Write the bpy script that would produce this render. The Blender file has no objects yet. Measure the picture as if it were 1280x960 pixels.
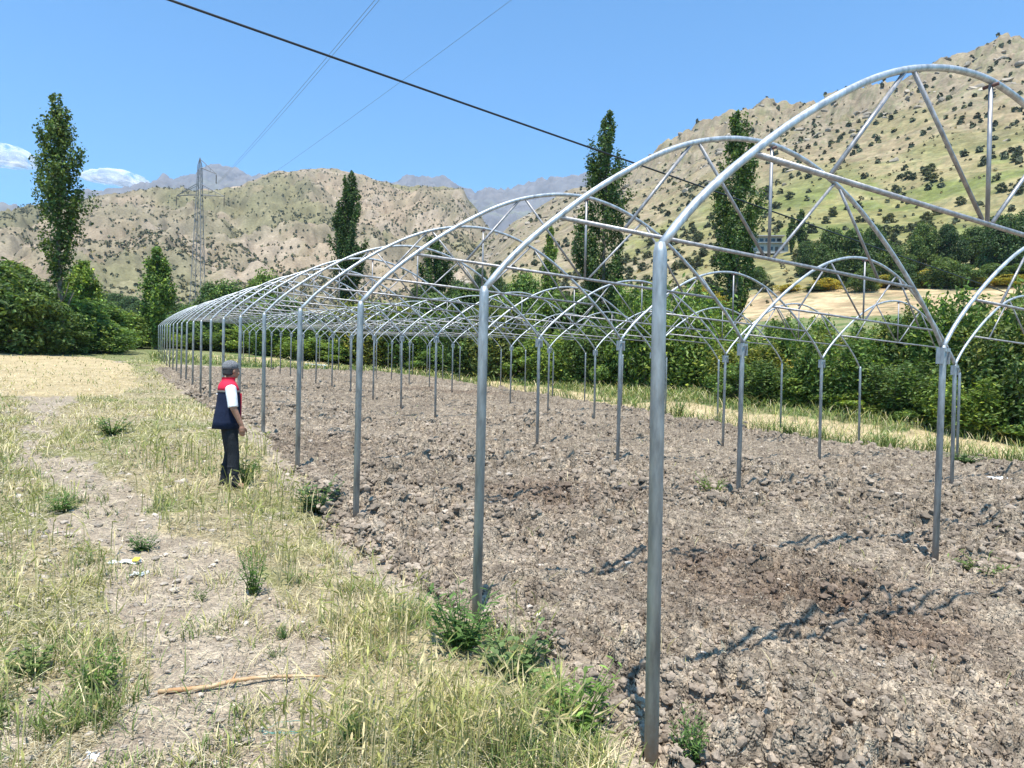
import bpy, bmesh, math, random
import numpy as np
from mathutils import Vector, Matrix
C = bpy.context.scene.collection
sc = bpy.context.scene
R = math.radians
np.seterr(all='ignore')

# ------------------------------------------------------------------ camera, sky, sun, exposure
CF = 849.88                                   # focal length in pixels of a 1280 px wide picture
YAW, PITCH, ROLL = 0.5194998, 0.0100521, 0.0212567
CAM = np.array([-2.28918, -4.44132, 1.87453])
def cam_axes():
    cy, sy, cp, sp = math.cos(YAW), math.sin(YAW), math.cos(PITCH), math.sin(PITCH)
    f = np.array([sy*cp, cy*cp, -sp]); r = np.array([cy, -sy, 0.0]); u = np.cross(r, f)
    c, s = math.cos(ROLL), math.sin(ROLL)
    return r*c+u*s, u*c-r*s, f
RX, UP, FW = cam_axes()
cd = bpy.data.cameras.new('camera'); cam = bpy.data.objects.new('camera', cd); C.objects.link(cam)
cd.sensor_width = 36; cd.lens = 36*CF/1280; cd.clip_start = .05; cd.clip_end = 30000
cam.matrix_world = Matrix(((RX[0], UP[0], -FW[0], CAM[0]), (RX[1], UP[1], -FW[1], CAM[1]), (RX[2], UP[2], -FW[2], CAM[2]), (0, 0, 0, 1)))
sc.camera = cam
SUN_EL, SUN_AZ = 71.5, 213.0                  # azimuth clockwise from +Y
w = bpy.data.worlds.new('World'); sc.world = w; w.use_nodes = True
wn, wl = w.node_tree.nodes, w.node_tree.links
bg = wn['Background']; bg.inputs['Strength'].default_value = .112
sky = wn.new('ShaderNodeTexSky'); sky.sky_type = 'NISHITA'; sky.sun_disc = False
sky.sun_elevation = R(SUN_EL); sky.sun_rotation = R(SUN_AZ)
sky.altitude = 900; sky.air_density = 1.0; sky.dust_density = 1.6; sky.ozone_density = 2.2
tint = wn.new('ShaderNodeMix'); tint.data_type = 'RGBA'; tint.blend_type = 'MULTIPLY'; tint.inputs[0].default_value = 1
tint.inputs[7].default_value = (.62, 1.24, 1.52, 1)
wl.new(sky.outputs[0], tint.inputs[6]); wl.new(tint.outputs[2], bg.inputs['Color'])
sl = bpy.data.lights.new('sun', 'SUN'); sl.energy = 4.4; sl.angle = R(.53); sl.color = (1, .955, .89)
so = bpy.data.objects.new('sun', sl); C.objects.link(so)
sd = Vector((math.sin(R(SUN_AZ))*math.cos(R(SUN_EL)), math.cos(R(SUN_AZ))*math.cos(R(SUN_EL)), math.sin(R(SUN_EL))))
so.rotation_euler = (-sd).to_track_quat('-Z', 'Y').to_euler(); so.location = (0, 0, 60)
sc.view_settings.view_transform = 'Standard'; sc.view_settings.look = 'None'
sc.view_settings.exposure = 0.72; sc.view_settings.gamma = 1.0
sc.render.engine = 'CYCLES'
sc.cycles.use_denoising = True; sc.cycles.max_bounces = 6; sc.cycles.transparent_max_bounces = 24
sc.cycles.volume_bounces = 0; sc.cycles.diffuse_bounces = 3

# ------------------------------------------------------------------ helpers
def ray(x, y):
    return (np.asarray(x, float)[..., None]-640)/CF*RX-(np.asarray(y, float)[..., None]-480)/CF*UP+FW
def az_of(x, y=440):
    d = ray(x, y); return np.arctan2(d[..., 0], d[..., 1])
def tan_of(x, y):
    d = ray(x, y); return d[..., 2]/np.hypot(d[..., 0], d[..., 1])
_T = np.random.RandomState(7).rand(65536)
def h2(ix, iy, s=0):
    ix = ix.astype(np.int64); iy = iy.astype(np.int64)
    k = (ix*73856093) ^ (iy*19349663) ^ (s*83492791+12345)
    k = (k ^ (k >> 13))*1274126177
    return _T[(k ^ (k >> 16)) & 65535]
def vnoise(x, y, s=0):
    ix, iy = np.floor(x), np.floor(y); fx, fy = x-ix, y-iy
    u, v = fx*fx*fx*(fx*(fx*6-15)+10), fy*fy*fy*(fy*(fy*6-15)+10)
    return (h2(ix, iy, s)*(1-u)+h2(ix+1, iy, s)*u)*(1-v)+(h2(ix, iy+1, s)*(1-u)+h2(ix+1, iy+1, s)*u)*v
def fbm(x, y, o=4, s=0, g=.5):
    a, t, n = 1., 0., 0.
    for k in range(o):
        t = t+a*vnoise(x, y, s+k*17); n += a; a *= g; x = x*2.03+7.1; y = y*2.03+3.7
    return t/n
def worley(x, y, s=0, jit=.95):
    ix, iy = np.floor(x), np.floor(y); d1 = np.full(x.shape, 9.); idv = np.zeros(x.shape)
    for dx in (-1, 0, 1):
        for dy in (-1, 0, 1):
            cx, cy = ix+dx, iy+dy
            px = cx+.5+jit*(h2(cx, cy, s)-.5); py = cy+.5+jit*(h2(cx, cy, s+1)-.5)
            d = (px-x)**2+(py-y)**2
            idv = np.where(d < d1, h2(cx, cy, s+2), idv); d1 = np.minimum(d, d1)
    return np.sqrt(d1), idv
def sstep(a, b, x):
    t = np.clip((x-a)/(b-a), 0, 1); return t*t*(3-2*t)
def inpoly(x, y, P):
    r = np.zeros(x.shape, bool); n = len(P)
    for i in range(n):
        x1, y1 = P[i]; x2, y2 = P[(i+1) % n]
        if y1 == y2: continue
        c = ((y1 > y) != (y2 > y)) & (x < (x2-x1)*(y-y1)/(y2-y1)+x1)
        r ^= c
    return r

def mesh_np(name, V, F, mat=None, parent=None, smooth=False, col=None, extra=None, loc=None):
    V = np.asarray(V, np.float32); F = np.asarray(F, np.int32)
    m = bpy.data.meshes.new(name); n, k = F.shape
    m.vertices.add(len(V)); m.vertices.foreach_set('co', V.ravel())
    m.loops.add(n*k); m.loops.foreach_set('vertex_index', F.ravel())
    m.polygons.add(n); m.polygons.foreach_set('loop_start', np.arange(n, dtype=np.int32)*k)
    m.polygons.foreach_set('loop_total', np.full(n, k, np.int32))
    m.polygons.foreach_set('use_smooth', np.full(n, bool(smooth)))
    if col is not None:
        a = m.color_attributes.new('Col', 'FLOAT_COLOR', 'POINT')
        c = np.ones((len(V), 4), np.float32); c[:, :3] = np.clip(col, 0, 1); a.data.foreach_set('color', c.ravel())
    if extra is not None:
        for nm, arr in extra.items():
            a = m.attributes.new(nm, 'FLOAT', 'POINT'); a.data.foreach_set('value', np.asarray(arr, np.float32))
    m.update(calc_edges=True); m.validate()
    if mat: m.materials.append(mat)
    return link(name, m, parent, loc)
def link(name, m, parent=None, loc=None):
    o = bpy.data.objects.new(name, m); C.objects.link(o)
    if parent: o.parent = parent
    if loc is not None: o.location = loc
    return o
class MB:
    def __init__(s): s.v = []; s.f = []
    def add(s, V, F):
        b = len(s.v); s.v += [tuple(map(float, q)) for q in V]; s.f += [tuple(int(i)+b for i in f) for f in F]; return s
    def tube(s, P, rad, n=10, cap=True):
        P = [Vector(p) for p in P]; rad = [rad]*len(P) if np.isscalar(rad) else list(rad)
        V = []; F = []; t0 = (P[1]-P[0]).normalized()
        a = t0.orthogonal().normalized()
        for i, p in enumerate(P):
            t = (P[min(i+1, len(P)-1)]-P[max(i-1, 0)]).normalized()
            a = (a-t*a.dot(t)).normalized(); b = t.cross(a)
            for k in range(n):
                q = 2*math.pi*k/n; V.append(p+(a*math.cos(q)+b*math.sin(q))*rad[i])
        for i in range(len(P)-1):
            for k in range(n):
                F.append((i*n+k, i*n+(k+1) % n, (i+1)*n+(k+1) % n, (i+1)*n+k))
        if cap: F += [tuple(range(n-1, -1, -1)), tuple((len(P)-1)*n+k for k in range(n))]
        return s.add(V, F)
    def rings(s, Rg, n=20, cap=True):                # each ring (cx, cy, z, rx, ry)
        V = []; F = []
        for cx, cy, z, rx, ry in Rg:
            for k in range(n):
                q = 2*math.pi*k/n; V.append((cx+rx*math.cos(q), cy+ry*math.sin(q), z))
        for i in range(len(Rg)-1):
            for k in range(n): F.append((i*n+k, i*n+(k+1) % n, (i+1)*n+(k+1) % n, (i+1)*n+k))
        if cap: F += [tuple(range(n-1, -1, -1)), tuple((len(Rg)-1)*n+k for k in range(n))]
        return s.add(V, F)
    def box(s, a, b):
        (x0, y0, z0), (x1, y1, z1) = a, b
        return s.add([(x0, y0, z0), (x1, y0, z0), (x1, y1, z0), (x0, y1, z0), (x0, y0, z1), (x1, y0, z1), (x1, y1, z1), (x0, y1, z1)],
                     [(3, 2, 1, 0), (4, 5, 6, 7), (0, 1, 5, 4), (1, 2, 6, 5), (2, 3, 7, 6), (3, 0, 4, 7)])
    def ball(s, c, r, nu=14, nv=9):
        rx, ry, rz = (r, r, r) if np.isscalar(r) else r
        Rg = [(c[0], c[1], c[2]-rz*math.cos(math.pi*i/nv), max(1e-3, rx*math.sin(math.pi*i/nv)), max(1e-3, ry*math.sin(math.pi*i/nv))) for i in range(nv+1)]
        return s.rings(Rg, nu)
    def mesh(s, name, mat=None, smooth=False):
        m = bpy.data.meshes.new(name); m.from_pydata(s.v, [], s.f); m.update()
        if mat: m.materials.append(mat)
        if smooth: m.polygons.foreach_set('use_smooth', [True]*len(m.polygons))
        return m
    def build(s, name, mat=None, parent=None, smooth=False, loc=None): return link(name, s.mesh(name, mat, smooth), parent, loc)
def tag(o, label=None, cat=None, group=None, kind=None):
    for k, v in (('label', label), ('category', cat), ('group', group), ('kind', kind)):
        if v: o[k] = v
    return o
def empty(name, loc=(0, 0, 0), rz=0):
    o = bpy.data.objects.new(name, None); C.objects.link(o); o.location = loc; o.rotation_euler = (0, 0, rz); o.empty_display_size = .2
    return o
def dup(root, loc, rz=0, scale=None, label=None):
    r = root.copy(); C.objects.link(r); r.location = loc; r.rotation_euler = (0, 0, rz)
    if scale is not None: r.scale = scale
    if label: r['label'] = label
    for ch in list(root.children):
        c = ch.copy(); C.objects.link(c); c.parent = r
        for g in ch.children:
            d = g.copy(); C.objects.link(d); d.parent = c
    return r

# ------------------------------------------------------------------ materials
def mat(name, col=(.5, .5, .5), rough=.7, metal=0., spec=.5):
    m = bpy.data.materials.new(name); m.use_nodes = True; b = m.node_tree.nodes['Principled BSDF']
    b.inputs['Base Color'].default_value = (*col, 1); b.inputs['Roughness'].default_value = rough
    b.inputs['Metallic'].default_value = metal; b.inputs['Specular IOR Level'].default_value = spec
    return m
def nd(m, t, **kw):
    n = m.node_tree.nodes.new(t)
    for k, v in kw.items(): setattr(n, k, v)
    return n
def lk(m, a, b): m.node_tree.links.new(a, b)
def mulrgb(m, a, b, fac=1., mode='MULTIPLY'):
    x = nd(m, 'ShaderNodeMix', data_type='RGBA', blend_type=mode); x.inputs[0].default_value = fac
    for s, q in ((6, a), (7, b)):
        if isinstance(q, tuple): x.inputs[s].default_value = (*q, 1)
        else: lk(m, q, x.inputs[s])
    return x.outputs[2]
def noise(m, scale, detail=4, rough=.55, vec=None):
    n = nd(m, 'ShaderNodeTexNoise'); n.inputs['Scale'].default_value = scale; n.inputs['Detail'].default_value = detail; n.inputs['Roughness'].default_value = rough
    if vec is not None: lk(m, vec, n.inputs['Vector'])
    return n
def ramp(m, fac, stops):
    r = nd(m, 'ShaderNodeValToRGB'); e = r.color_ramp.elements
    while len(e) < len(stops): e.new(.5)
    for q, (p, c) in zip(e, stops): q.position = p; q.color = (*c, 1) if len(c) == 3 else c
    lk(m, fac, r.inputs[0]); return r.outputs[0]
def attr_mat(name, rough=.9, spec=.2, nscale=None, namt=(.75, 1.25), bump=None, transl=0., objrand=False, bdist=.02):
    m = mat(name, rough=rough, spec=spec); b = m.node_tree.nodes['Principled BSDF']
    a = nd(m, 'ShaderNodeAttribute', attribute_name='Col'); c = a.outputs['Color']
    g = nd(m, 'ShaderNodeNewGeometry')
    if nscale:
        n = noise(m, nscale, 6, .6, g.outputs['Position'])
        c = mulrgb(m, c, ramp(m, n.outputs[0], [(.25, (namt[0],)*3), (.75, (namt[1],)*3)]))
    if objrand:
        oi = nd(m, 'ShaderNodeObjectInfo')
        c = mulrgb(m, c, ramp(m, oi.outputs['Random'], [(0, (.78, .82, .85)), (.5, (1, 1, 1)), (1, (1.3, 1.15, .95))]))
    lk(m, c, b.inputs['Base Color'])
    if bump:
        n2 = noise(m, bump[0], 8, .65, g.outputs['Position']); bp = nd(m, 'ShaderNodeBump')
        bp.inputs['Strength'].default_value = bump[1]; bp.inputs['Distance'].default_value = bdist
        lk(m, n2.outputs[0], bp.inputs['Height']); lk(m, bp.outputs[0], b.inputs['Normal'])
    if transl:
        t = nd(m, 'ShaderNodeBsdfTranslucent'); mx = nd(m, 'ShaderNodeMixShader'); mx.inputs[0].default_value = transl
        tc = mulrgb(m, c, (1.15, 1.25, .7)); lk(m, tc, t.inputs[0])
        lk(m, b.outputs[0], mx.inputs[1]); lk(m, t.outputs[0], mx.inputs[2])
        lk(m, mx.outputs[0], m.node_tree.nodes['Material Output'].inputs[0])
    return m
def galv(name, col, rough):
    m = mat(name, col, rough, .55); b = m.node_tree.nodes['Principled BSDF']
    tc = nd(m, 'ShaderNodeTexCoord'); mp = nd(m, 'ShaderNodeMapping'); mp.inputs['Scale'].default_value = (1, 1, .22); lk(m, tc.outputs['Object'], mp.inputs[0])
    n = noise(m, 22, 5, .6, mp.outputs[0])
    lk(m, ramp(m, n.outputs[0], [(.32, tuple(q*.62 for q in col)), (.68, tuple(min(1, q*1.28) for q in col))]), b.inputs['Base Color'])
    if name == 'galvanised_post':
        sx = nd(m, 'ShaderNodeSeparateXYZ'); lk(m, tc.outputs['Object'], sx.inputs[0]); nm = noise(m, 26, 5, .7, tc.outputs['Object']); ma = nd(m, 'ShaderNodeMath', operation='MULTIPLY_ADD'); ma.inputs[1].default_value = .55; lk(m, nm.outputs[0], ma.inputs[0]); lk(m, sx.outputs['Z'], ma.inputs[2])
        mr = nd(m, 'ShaderNodeMapRange'); mr.inputs[1].default_value = -2.27; mr.inputs[2].default_value = -1.98; mr.inputs[3].default_value = .85; mr.inputs[4].default_value = 0; lk(m, ma.outputs[0], mr.inputs[0])
        old = b.inputs['Base Color'].links[0].from_socket; x = nd(m, 'ShaderNodeMix', data_type='RGBA'); lk(m, mr.outputs[0], x.inputs[0]); lk(m, old, x.inputs[6]); x.inputs[7].default_value = (.25, .19, .14, 1); lk(m, x.outputs[2], b.inputs['Base Color'])
        mt_ = nd(m, 'ShaderNodeMath', operation='MULTIPLY_ADD'); mt_.inputs[1].default_value = -.6; mt_.inputs[2].default_value = .5; lk(m, mr.outputs[0], mt_.inputs[0]); lk(m, mt_.outputs[0], b.inputs['Metallic'])
    n2 = noise(m, 60, 3, .6, mp.outputs[0]); lk(m, ramp(m, n2.outputs[0], [(.3, (rough*.8,)*3), (.7, (min(1, rough*1.3),)*3)]), b.inputs['Roughness'])
    return m
M = dict(
    post=galv('galvanised_post', (.36, .385, .39), .52), pipe=galv('galvanised_pipe', (.47, .485, .49), .48), rod=galv('galvanised_rod', (.36, .345, .34), .5),
    ground=attr_mat('ground', .95, .15, 9, (.75, 1.28), (30, .7), bdist=.02),
    clod=attr_mat('clods', .95, .15, 40, (.75, 1.25), (60, .6), bdist=.01),
    hill=attr_mat('hill', .95, .1, .5, (.72, 1.28), (.9, .8), bdist=.5), leaf=attr_mat('leaf', .55, .35, transl=.35, objrand=True),
    blade=attr_mat('blade', .6, .3, transl=.25), scrub=attr_mat('scrub', .8, .1, objrand=True),
    bark=attr_mat('bark', .9, .2, 6, (.7, 1.2)), rock=attr_mat('far_rock', .95, .1, .02, (.8, 1.2)))

def soil_mat(name='soil', scales=((9, .76, 1.2), (26, .66, 1.32), (70, .74, 1.24)), dist=(.06, .03, .010)):
    m = mat(name, rough=.95, spec=.15); b = m.node_tree.nodes['Principled BSDF']; g = nd(m, 'ShaderNodeNewGeometry'); a = nd(m, 'ShaderNodeAttribute', attribute_name='Col')
    c = a.outputs['Color']; hs_ = []
    for s_, lo, hi in scales:
        v = nd(m, 'ShaderNodeTexVoronoi'); v.inputs['Scale'].default_value = s_; v.inputs['Randomness'].default_value = 1; lk(m, g.outputs['Position'], v.inputs['Vector'])
        sp = nd(m, 'ShaderNodeSeparateColor'); lk(m, v.outputs['Color'], sp.inputs[0]); c = mulrgb(m, c, ramp(m, sp.outputs[0], [(0, (lo,)*3), (1, (hi, hi, hi*.98))])); hs_.append(v.outputs['Distance'])
    n = noise(m, 55, 3, .5, g.outputs['Position']); f = ramp(m, n.outputs[0], [(.66, (0, 0, 0)), (.71, (1, 1, 1))])
    x = nd(m, 'ShaderNodeMix', data_type='RGBA'); lk(m, f, x.inputs[0]); lk(m, c, x.inputs[6]); x.inputs[7].default_value = (.50, .435, .35, 1); lk(m, x.outputs[2], b.inputs['Base Color'])
    prev = None
    for h_, d_ in zip(hs_, dist):
        bp = nd(m, 'ShaderNodeBump'); bp.invert = True; bp.inputs['Strength'].default_value = .9; bp.inputs['Distance'].default_value = d_; lk(m, h_, bp.inputs['Height'])
        if prev: lk(m, prev, bp.inputs['Normal'])
        prev = bp.outputs[0]
    lk(m, prev, b.inputs['Normal']); return m
M['soil'] = soil_mat(); M['ground'] = soil_mat('ground', ((13, .84, 1.14), (45, .76, 1.22), (120, .78, 1.2)), (.018, .012, .006))

# ------------------------------------------------------------------ terrain heights
AX, AY = -.0294142, .0502015                    # slope of the field
RS_X = [-100, 0, 300, 400, 470, 540, 593, 640, 690, 750, 870, 940, 1075, 1280, 1500]
RS_R = [53, 53, 52, 53.5, 56.5, 53, 45.5, 38, 36.5, 32, 27, 24.5, 23.5, 23.5, 23.5]
CR = np.array([24, 33, 45, 60, 80, 110, 150, 220, 320, 450, 600], float)
RT = {  # picture column: picture row of the terrain at each distance
    -260: [560, 520, 480, 446, 436, 432, 430, 426, 424, 424, 425],
    0: [552, 500, 461, 437, 432, 429, 426, 422, 420, 420, 421],
    200: [550, 500, 464, 442, 434, 430, 426, 422, 420, 420, 421],
    400: [552, 505, 470, 455, 443, 436, 431, 427, 425, 425, 427],
    560: [556, 510, 484, 463, 452, 442, 430, 412, 392, 372, 352],
    640: [560, 512, 486, 464, 452, 440, 422, 385, 343, 304, 268],
    760: [555, 512, 486, 468, 452, 430, 398, 352, 305, 256, 219],
    870: [552, 506, 482, 464, 446, 416, 380, 326, 268, 212, 158],
    940: [556, 506, 480, 462, 441, 406, 370, 312, 248, 190, 136],
    1000: [562, 504, 478, 460, 436, 399, 362, 304, 238, 176, 126],
    1060: [570, 508, 480, 462, 434, 396, 360, 302, 230, 160, 112],
    1130: [572, 514, 486, 464, 432, 394, 357, 300, 222, 140, 84],
    1200: [576, 530, 496, 466, 430, 396, 355, 295, 212, 120, 62],
    1280: [582, 545, 504, 468, 430, 398, 352, 288, 200, 106, 42],
    1420: [590, 560, 512, 470, 430, 398, 348, 280, 185, 85, 10],
    1700: [600, 570, 520, 475, 430, 398, 345, 275, 175, 70, -20]}
_xs = np.array(sorted(RT)); _azk = az_of(_xs, 440)
_tk = np.array([[float(tan_of(x, y)) for y in RT[x]] for x in _xs])
AZF = np.linspace(_azk[0], _azk[-1], 500); LRF = np.linspace(math.log(CR[0]), math.log(CR[-1]), 240)
def fine_table(azk, tk, cr, azf, lrf, sm=9):
    a = np.array([np.interp(azf, azk, tk[:, j]) for j in range(tk.shape[1])]).T
    b = np.array([np.interp(lrf, np.log(cr), a[i]) for i in range(len(azf))])
    k = np.hanning(sm+2)[1:-1]; k /= k.sum()
    p = np.pad(b, ((sm//2, sm//2), (sm//2, sm//2)), 'edge')
    p = np.apply_along_axis(lambda v: np.convolve(v, k, 'valid'), 0, p); p = np.apply_along_axis(lambda v: np.convolve(v, k, 'valid'), 1, p)
    return p
def bilin(T, azf, lrf, az, lr):
    i = np.clip((az-azf[0])/(azf[1]-azf[0]), 0, len(azf)-1.001); j = np.clip((lr-lrf[0])/(lrf[1]-lrf[0]), 0, len(lrf)-1.001)
    i0, j0 = i.astype(int), j.astype(int); fi, fj = i-i0, j-j0
    return (T[i0, j0]*(1-fj)+T[i0, j0+1]*fj)*(1-fi)+(T[i0+1, j0]*(1-fj)+T[i0+1, j0+1]*fj)*fi
TAB = fine_table(_azk, _tk, CR, AZF, LRF)
_rsaz = az_of(np.array(RS_X), 440)
BUMP = [(0, -1.9, .06, 1.2), (0, 0, .03, 1.2), (-.3, 6, .07, 1.5), (-.3, 9, .2, 1.8), (-.5, 12, .15, 2.0)]
def polar(x, y): return np.arctan2(x-CAM[0], y-CAM[1]), np.hypot(x-CAM[0], y-CAM[1])
def plane_z(x, y):
    z = AX*x+AY*y
    for bx, by, h, s in BUMP: z = z+h*np.exp(-((x-bx)**2+(y-by)**2)/(2*s*s))
    return z
def H(x, y):
    x = np.asarray(x, float); y = np.asarray(y, float)
    az, r = polar(x, y); rs = np.interp(az, _rsaz, RS_R)
    t = bilin(TAB, AZF, LRF, az, np.log(np.maximum(r, 1)))
    zt = CAM[2]+r*t
    rr = np.clip((r-60)/200, 0, 1)
    zt = zt+rr*(fbm(x/38, y/38, 4, 3)-.5)*(2+r*.018)-rr*np.abs(fbm(x/75+9, y/75, 3, 31)-.5)*r*.03
    crag = sstep(430, 560, r)*sstep(.55, .8, az)
    zt = zt+crag*(np.abs(fbm(x/22, y/22, 4, 61)-.5)*26+np.floor(fbm(x/42, y/42, 3, 5)*9)*2.6+(fbm(x/9, y/9, 3, 62)-.5)*7-15)
    over = np.maximum(0, r-600)                                  # behind the crest the hill falls away
    zt = zt-over*(.25+t)+(fbm(x/30, y/30, 3, 9)-.5)*np.minimum(over, 10)*.3
    b = sstep(rs*1.01, rs*1.3, r); far = np.abs(az) > 2.2
    zp = plane_z(x, y)
    zp = np.where(r > 70, CAM[2]-2+.3*np.sin(x/90), zp)
    inside = (az > AZF[0]-.25) & (az < AZF[-1]+.3)
    return np.where(inside, zp*(1-b)+zt*b, np.where(r < 60, plane_z(x, y), zp))
def Hs(x, y): return float(H(np.array([float(x)]), np.array([float(y)]))[0])
def ground_at(px, py):
    """point of the terrain seen through picture point px, py (used while measuring the site)"""
    d = ray(px, py); d = d/np.hypot(d[0], d[1])
    ts = np.concatenate([np.arange(1, 60, .05), np.arange(60, 620, .5)])
    P = CAM+ts[:, None]*d; dz = P[:, 2]-H(P[:, 0], P[:, 1]); k = np.argmax(dz < 0)
    if dz[k] >= 0: k = len(ts)-1
    return P[k]
def spot(px, r):
    a = float(az_of(px, 440)); x, y = CAM[0]+r*math.sin(a), CAM[1]+r*math.cos(a); return np.array([x, y, Hs(x, y)])
def gpoly(L): return [tuple(ground_at(*p)[:2]) for p in L]

SOIL = [(2.6, -9), (.35, -4.2), (.02, -1.9), (.08, -1.35), (.1, -.85), (-.02, -.09), (-.12, .9), (-.27, 1.86), (-.42, 2.93), (-.14, 4.71), (.02, 8.92), (-.06, 12.64),
        (-.32, 16.33), (-.6, 24), (-.81, 31), (-.9, 38), (.71, 41), (10.68, 48.5), (16.03, 50.5), (19.4, 46.5), (18.9, 37.8), (18.6, 31.3), (18.9, 28), (19.05, 23.7),
        (17.9, 15.4), (17.6, 12.2), (18.4, 9), (20.5, 5.3), (22, 0), (23, -9)]
def warp(x, y, a=.25, f=1.6):
    return x+(fbm(x*f, y*f, 3, 41)-.5)*2*a, y+(fbm(x*f+5, y*f+9, 3, 43)-.5)*2*a
STRIP = gpoly([(160, 446), (218, 452), (262, 512), (330, 575), (372, 640), (430, 705), (520, 752), (590, 800), (680, 850), (740, 905), (790, 959), (840, 1020), (360, 1020), (440, 890), (425, 815), (370, 775),
               (305, 725), (215, 665), (130, 600), (60, 560), (55, 520), (110, 490), (150, 470)])
LEFTG = gpoly([(0, 470), (30, 500), (45, 560), (70, 640), (90, 690), (122, 740), (168, 800), (152, 870), (130, 930), (100, 1010), (-300, 1010), (-300, 470)])
CLEAR = gpoly([(185, 835), (330, 828), (405, 832), (405, 872), (330, 892), (185, 892)])
BARLEY = gpoly([(415, 850), (470, 830), (540, 850), (610, 900), (690, 950), (720, 1010), (400, 1010), (420, 920)])
GEDGE = gpoly([(540, 780), (600, 785), (690, 845), (760, 900), (790, 960), (700, 960), (600, 880), (520, 820)])
BARE = gpoly([(-10, 880), (60, 855), (75, 890), (60, 925), (-10, 945)])
STRAW = gpoly([(-200, 436), (20, 441), (110, 446), (160, 455), (178, 485), (120, 497), (0, 495), (-200, 500)])
def zones(x, y):
    wx, wy = warp(x, y); az, r = polar(x, y)
    w2x, w2y = warp(x, y, .5, .8)
    soil = inpoly(wx, wy, SOIL); strip = inpoly(w2x, w2y, STRIP) & ~soil; left = inpoly(w2x, w2y, LEFTG) & ~inpoly(wx, wy, BARE)
    straw = inpoly(w2x, w2y, STRAW) | ((r > np.interp(az, _rsaz, RS_R)*1.1) & (r < np.interp(az, _rsaz, RS_R)*1.26) & (az > .1) & (fbm(x/3, y/3, 3, 77) > .36))
    return soil, strip, left, straw

# ------------------------------------------------------------------ ground sheets
def polar_grid(azs, rs):
    A, Rr = np.meshgrid(azs, rs); x = CAM[0]+Rr*np.sin(A); y = CAM[1]+Rr*np.cos(A)
    n, m = A.shape; i = np.arange(n*m).reshape(n, m)
    F = np.stack([i[:-1, :-1], i[1:, :-1], i[1:, 1:], i[:-1, 1:]], -1).reshape(-1, 4)
    return x.ravel(), y.ravel(), Rr.ravel(), A.ravel(), F
def radii(r0, r1, k, cap):
    out = [r0]
    while out[-1] < r1: out.append(out[-1]+min(max(.008, out[-1]**2*k), cap(out[-1])))
    return np.array(out)
def lerp(a, b, t): return a+(b-a)*t[:, None]
def c3(*c): return np.array(c, float)

# tilled soil: one dense sheet with real clods
def clod_h(x, y):
    wx = x+(fbm(x*3, y*3, 2, 90)-.5)*.3; wy = y+(fbm(x*3+4, y*3+8, 2, 91)-.5)*.3
    d1, i1 = worley(wx*3.2, wy*3.2, 1); d2, i2 = worley(wx*7.5, wy*7.5, 4); d3, i3 = worley(wx*17, wy*17, 7)
    a = np.sqrt(np.clip(1-(d1/.62)**2, 0, 1))*(i1**1.6)*.145
    b = np.sqrt(np.clip(1-(d2/.6)**2, 0, 1))*(i2**1.2)*.10
    c = np.sqrt(np.clip(1-(d3/.6)**2, 0, 1))*i3*.046
    fu = np.sin((x*.94+y*.34+(fbm(x*.6, y*.6, 2, 13)-.5)*1.6)*5.2)*.028
    am = .62+.85*sstep(.30, .68, fbm(x*.55+y*.2, y*.55, 3, 19))
    return (a+b+c)*am-.062+fu+(fbm(x*1.3, y*1.3, 3, 12)-.5)*.14+(fbm(x*30, y*30, 3, 15)-.5)*.018
def soil_col(x, y, hh):
    n1 = fbm(x*.9, y*.9, 4, 21); n2 = fbm(x*6, y*6, 4, 23); _, i = worley(x*9, y*9, 27)
    col = lerp(c3(.226, .174, .128), c3(.352, .284, .215), np.clip(n2*1.4-.2, 0, 1))*(.82+.36*fbm(x*.35, y*.35, 3, 22))[:, None]
    mo = np.zeros_like(x)
    for bx, by, sx, sy, a in MOIST: mo = np.maximum(mo, a*np.exp(-(((x-bx)/sx)**2+((y-by)/sy)**2)))
    mo = np.clip(mo*(.45+1.1*n1), 0, 1)
    col = lerp(col, col*0+c3(.135, .085, .058), mo*.85)
    col = col*(.82+.36*i)[:, None]
    return col
MOIST = [(*ground_at(1000, 740)[:2], 1.1, .75, .9), (*ground_at(880, 700)[:2], .9, .7, .8), (*ground_at(690, 622)[:2], 1.1, 1.2, .7), (*ground_at(560, 490)[:2], 3.2, 1.2, .8),
         (*ground_at(1150, 790)[:2], .8, .5, .6), (*ground_at(400, 560)[:2], 1.2, 1.5, .35)]
azs = np.arange(R(-9), R(80), R(.085)); rs = radii(2.2, 62, .00062, lambda r: .05 if r < 14 else (.1 if r < 22 else (.2 if r < 40 else .4)))
x, y, rr, aa, F = polar_grid(azs, rs)
wx, wy = warp(x, y); ins = inpoly(wx, wy, SOIL)
hc = clod_h(x, y); ed = inpoly(wx+.22, wy, SOIL) & inpoly(wx-.22, wy, SOIL) & inpoly(wx, wy+.2, SOIL) & inpoly(wx, wy-.2, SOIL)
e1 = inpoly(wx+.09, wy, SOIL) & inpoly(wx-.09, wy, SOIL) & inpoly(wx, wy+.08, SOIL) & inpoly(wx, wy-.08, SOIL)
z = H(x, y)+np.where(ed, hc+.012, np.where(e1, hc*.6+.02, hc*.25-.04))
Z0 = z.copy()
keep = ins[F].all(1); F = F[keep]; us = np.unique(F); mp = np.full(len(x), -1); mp[us] = np.arange(len(us)); F = mp[F]
tag(mesh_np('tilled_soil', np.stack([x, y, z], 1)[us], F, M['soil'], smooth=True, col=soil_col(x[us], y[us], hc[us])), kind='structure')

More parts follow.
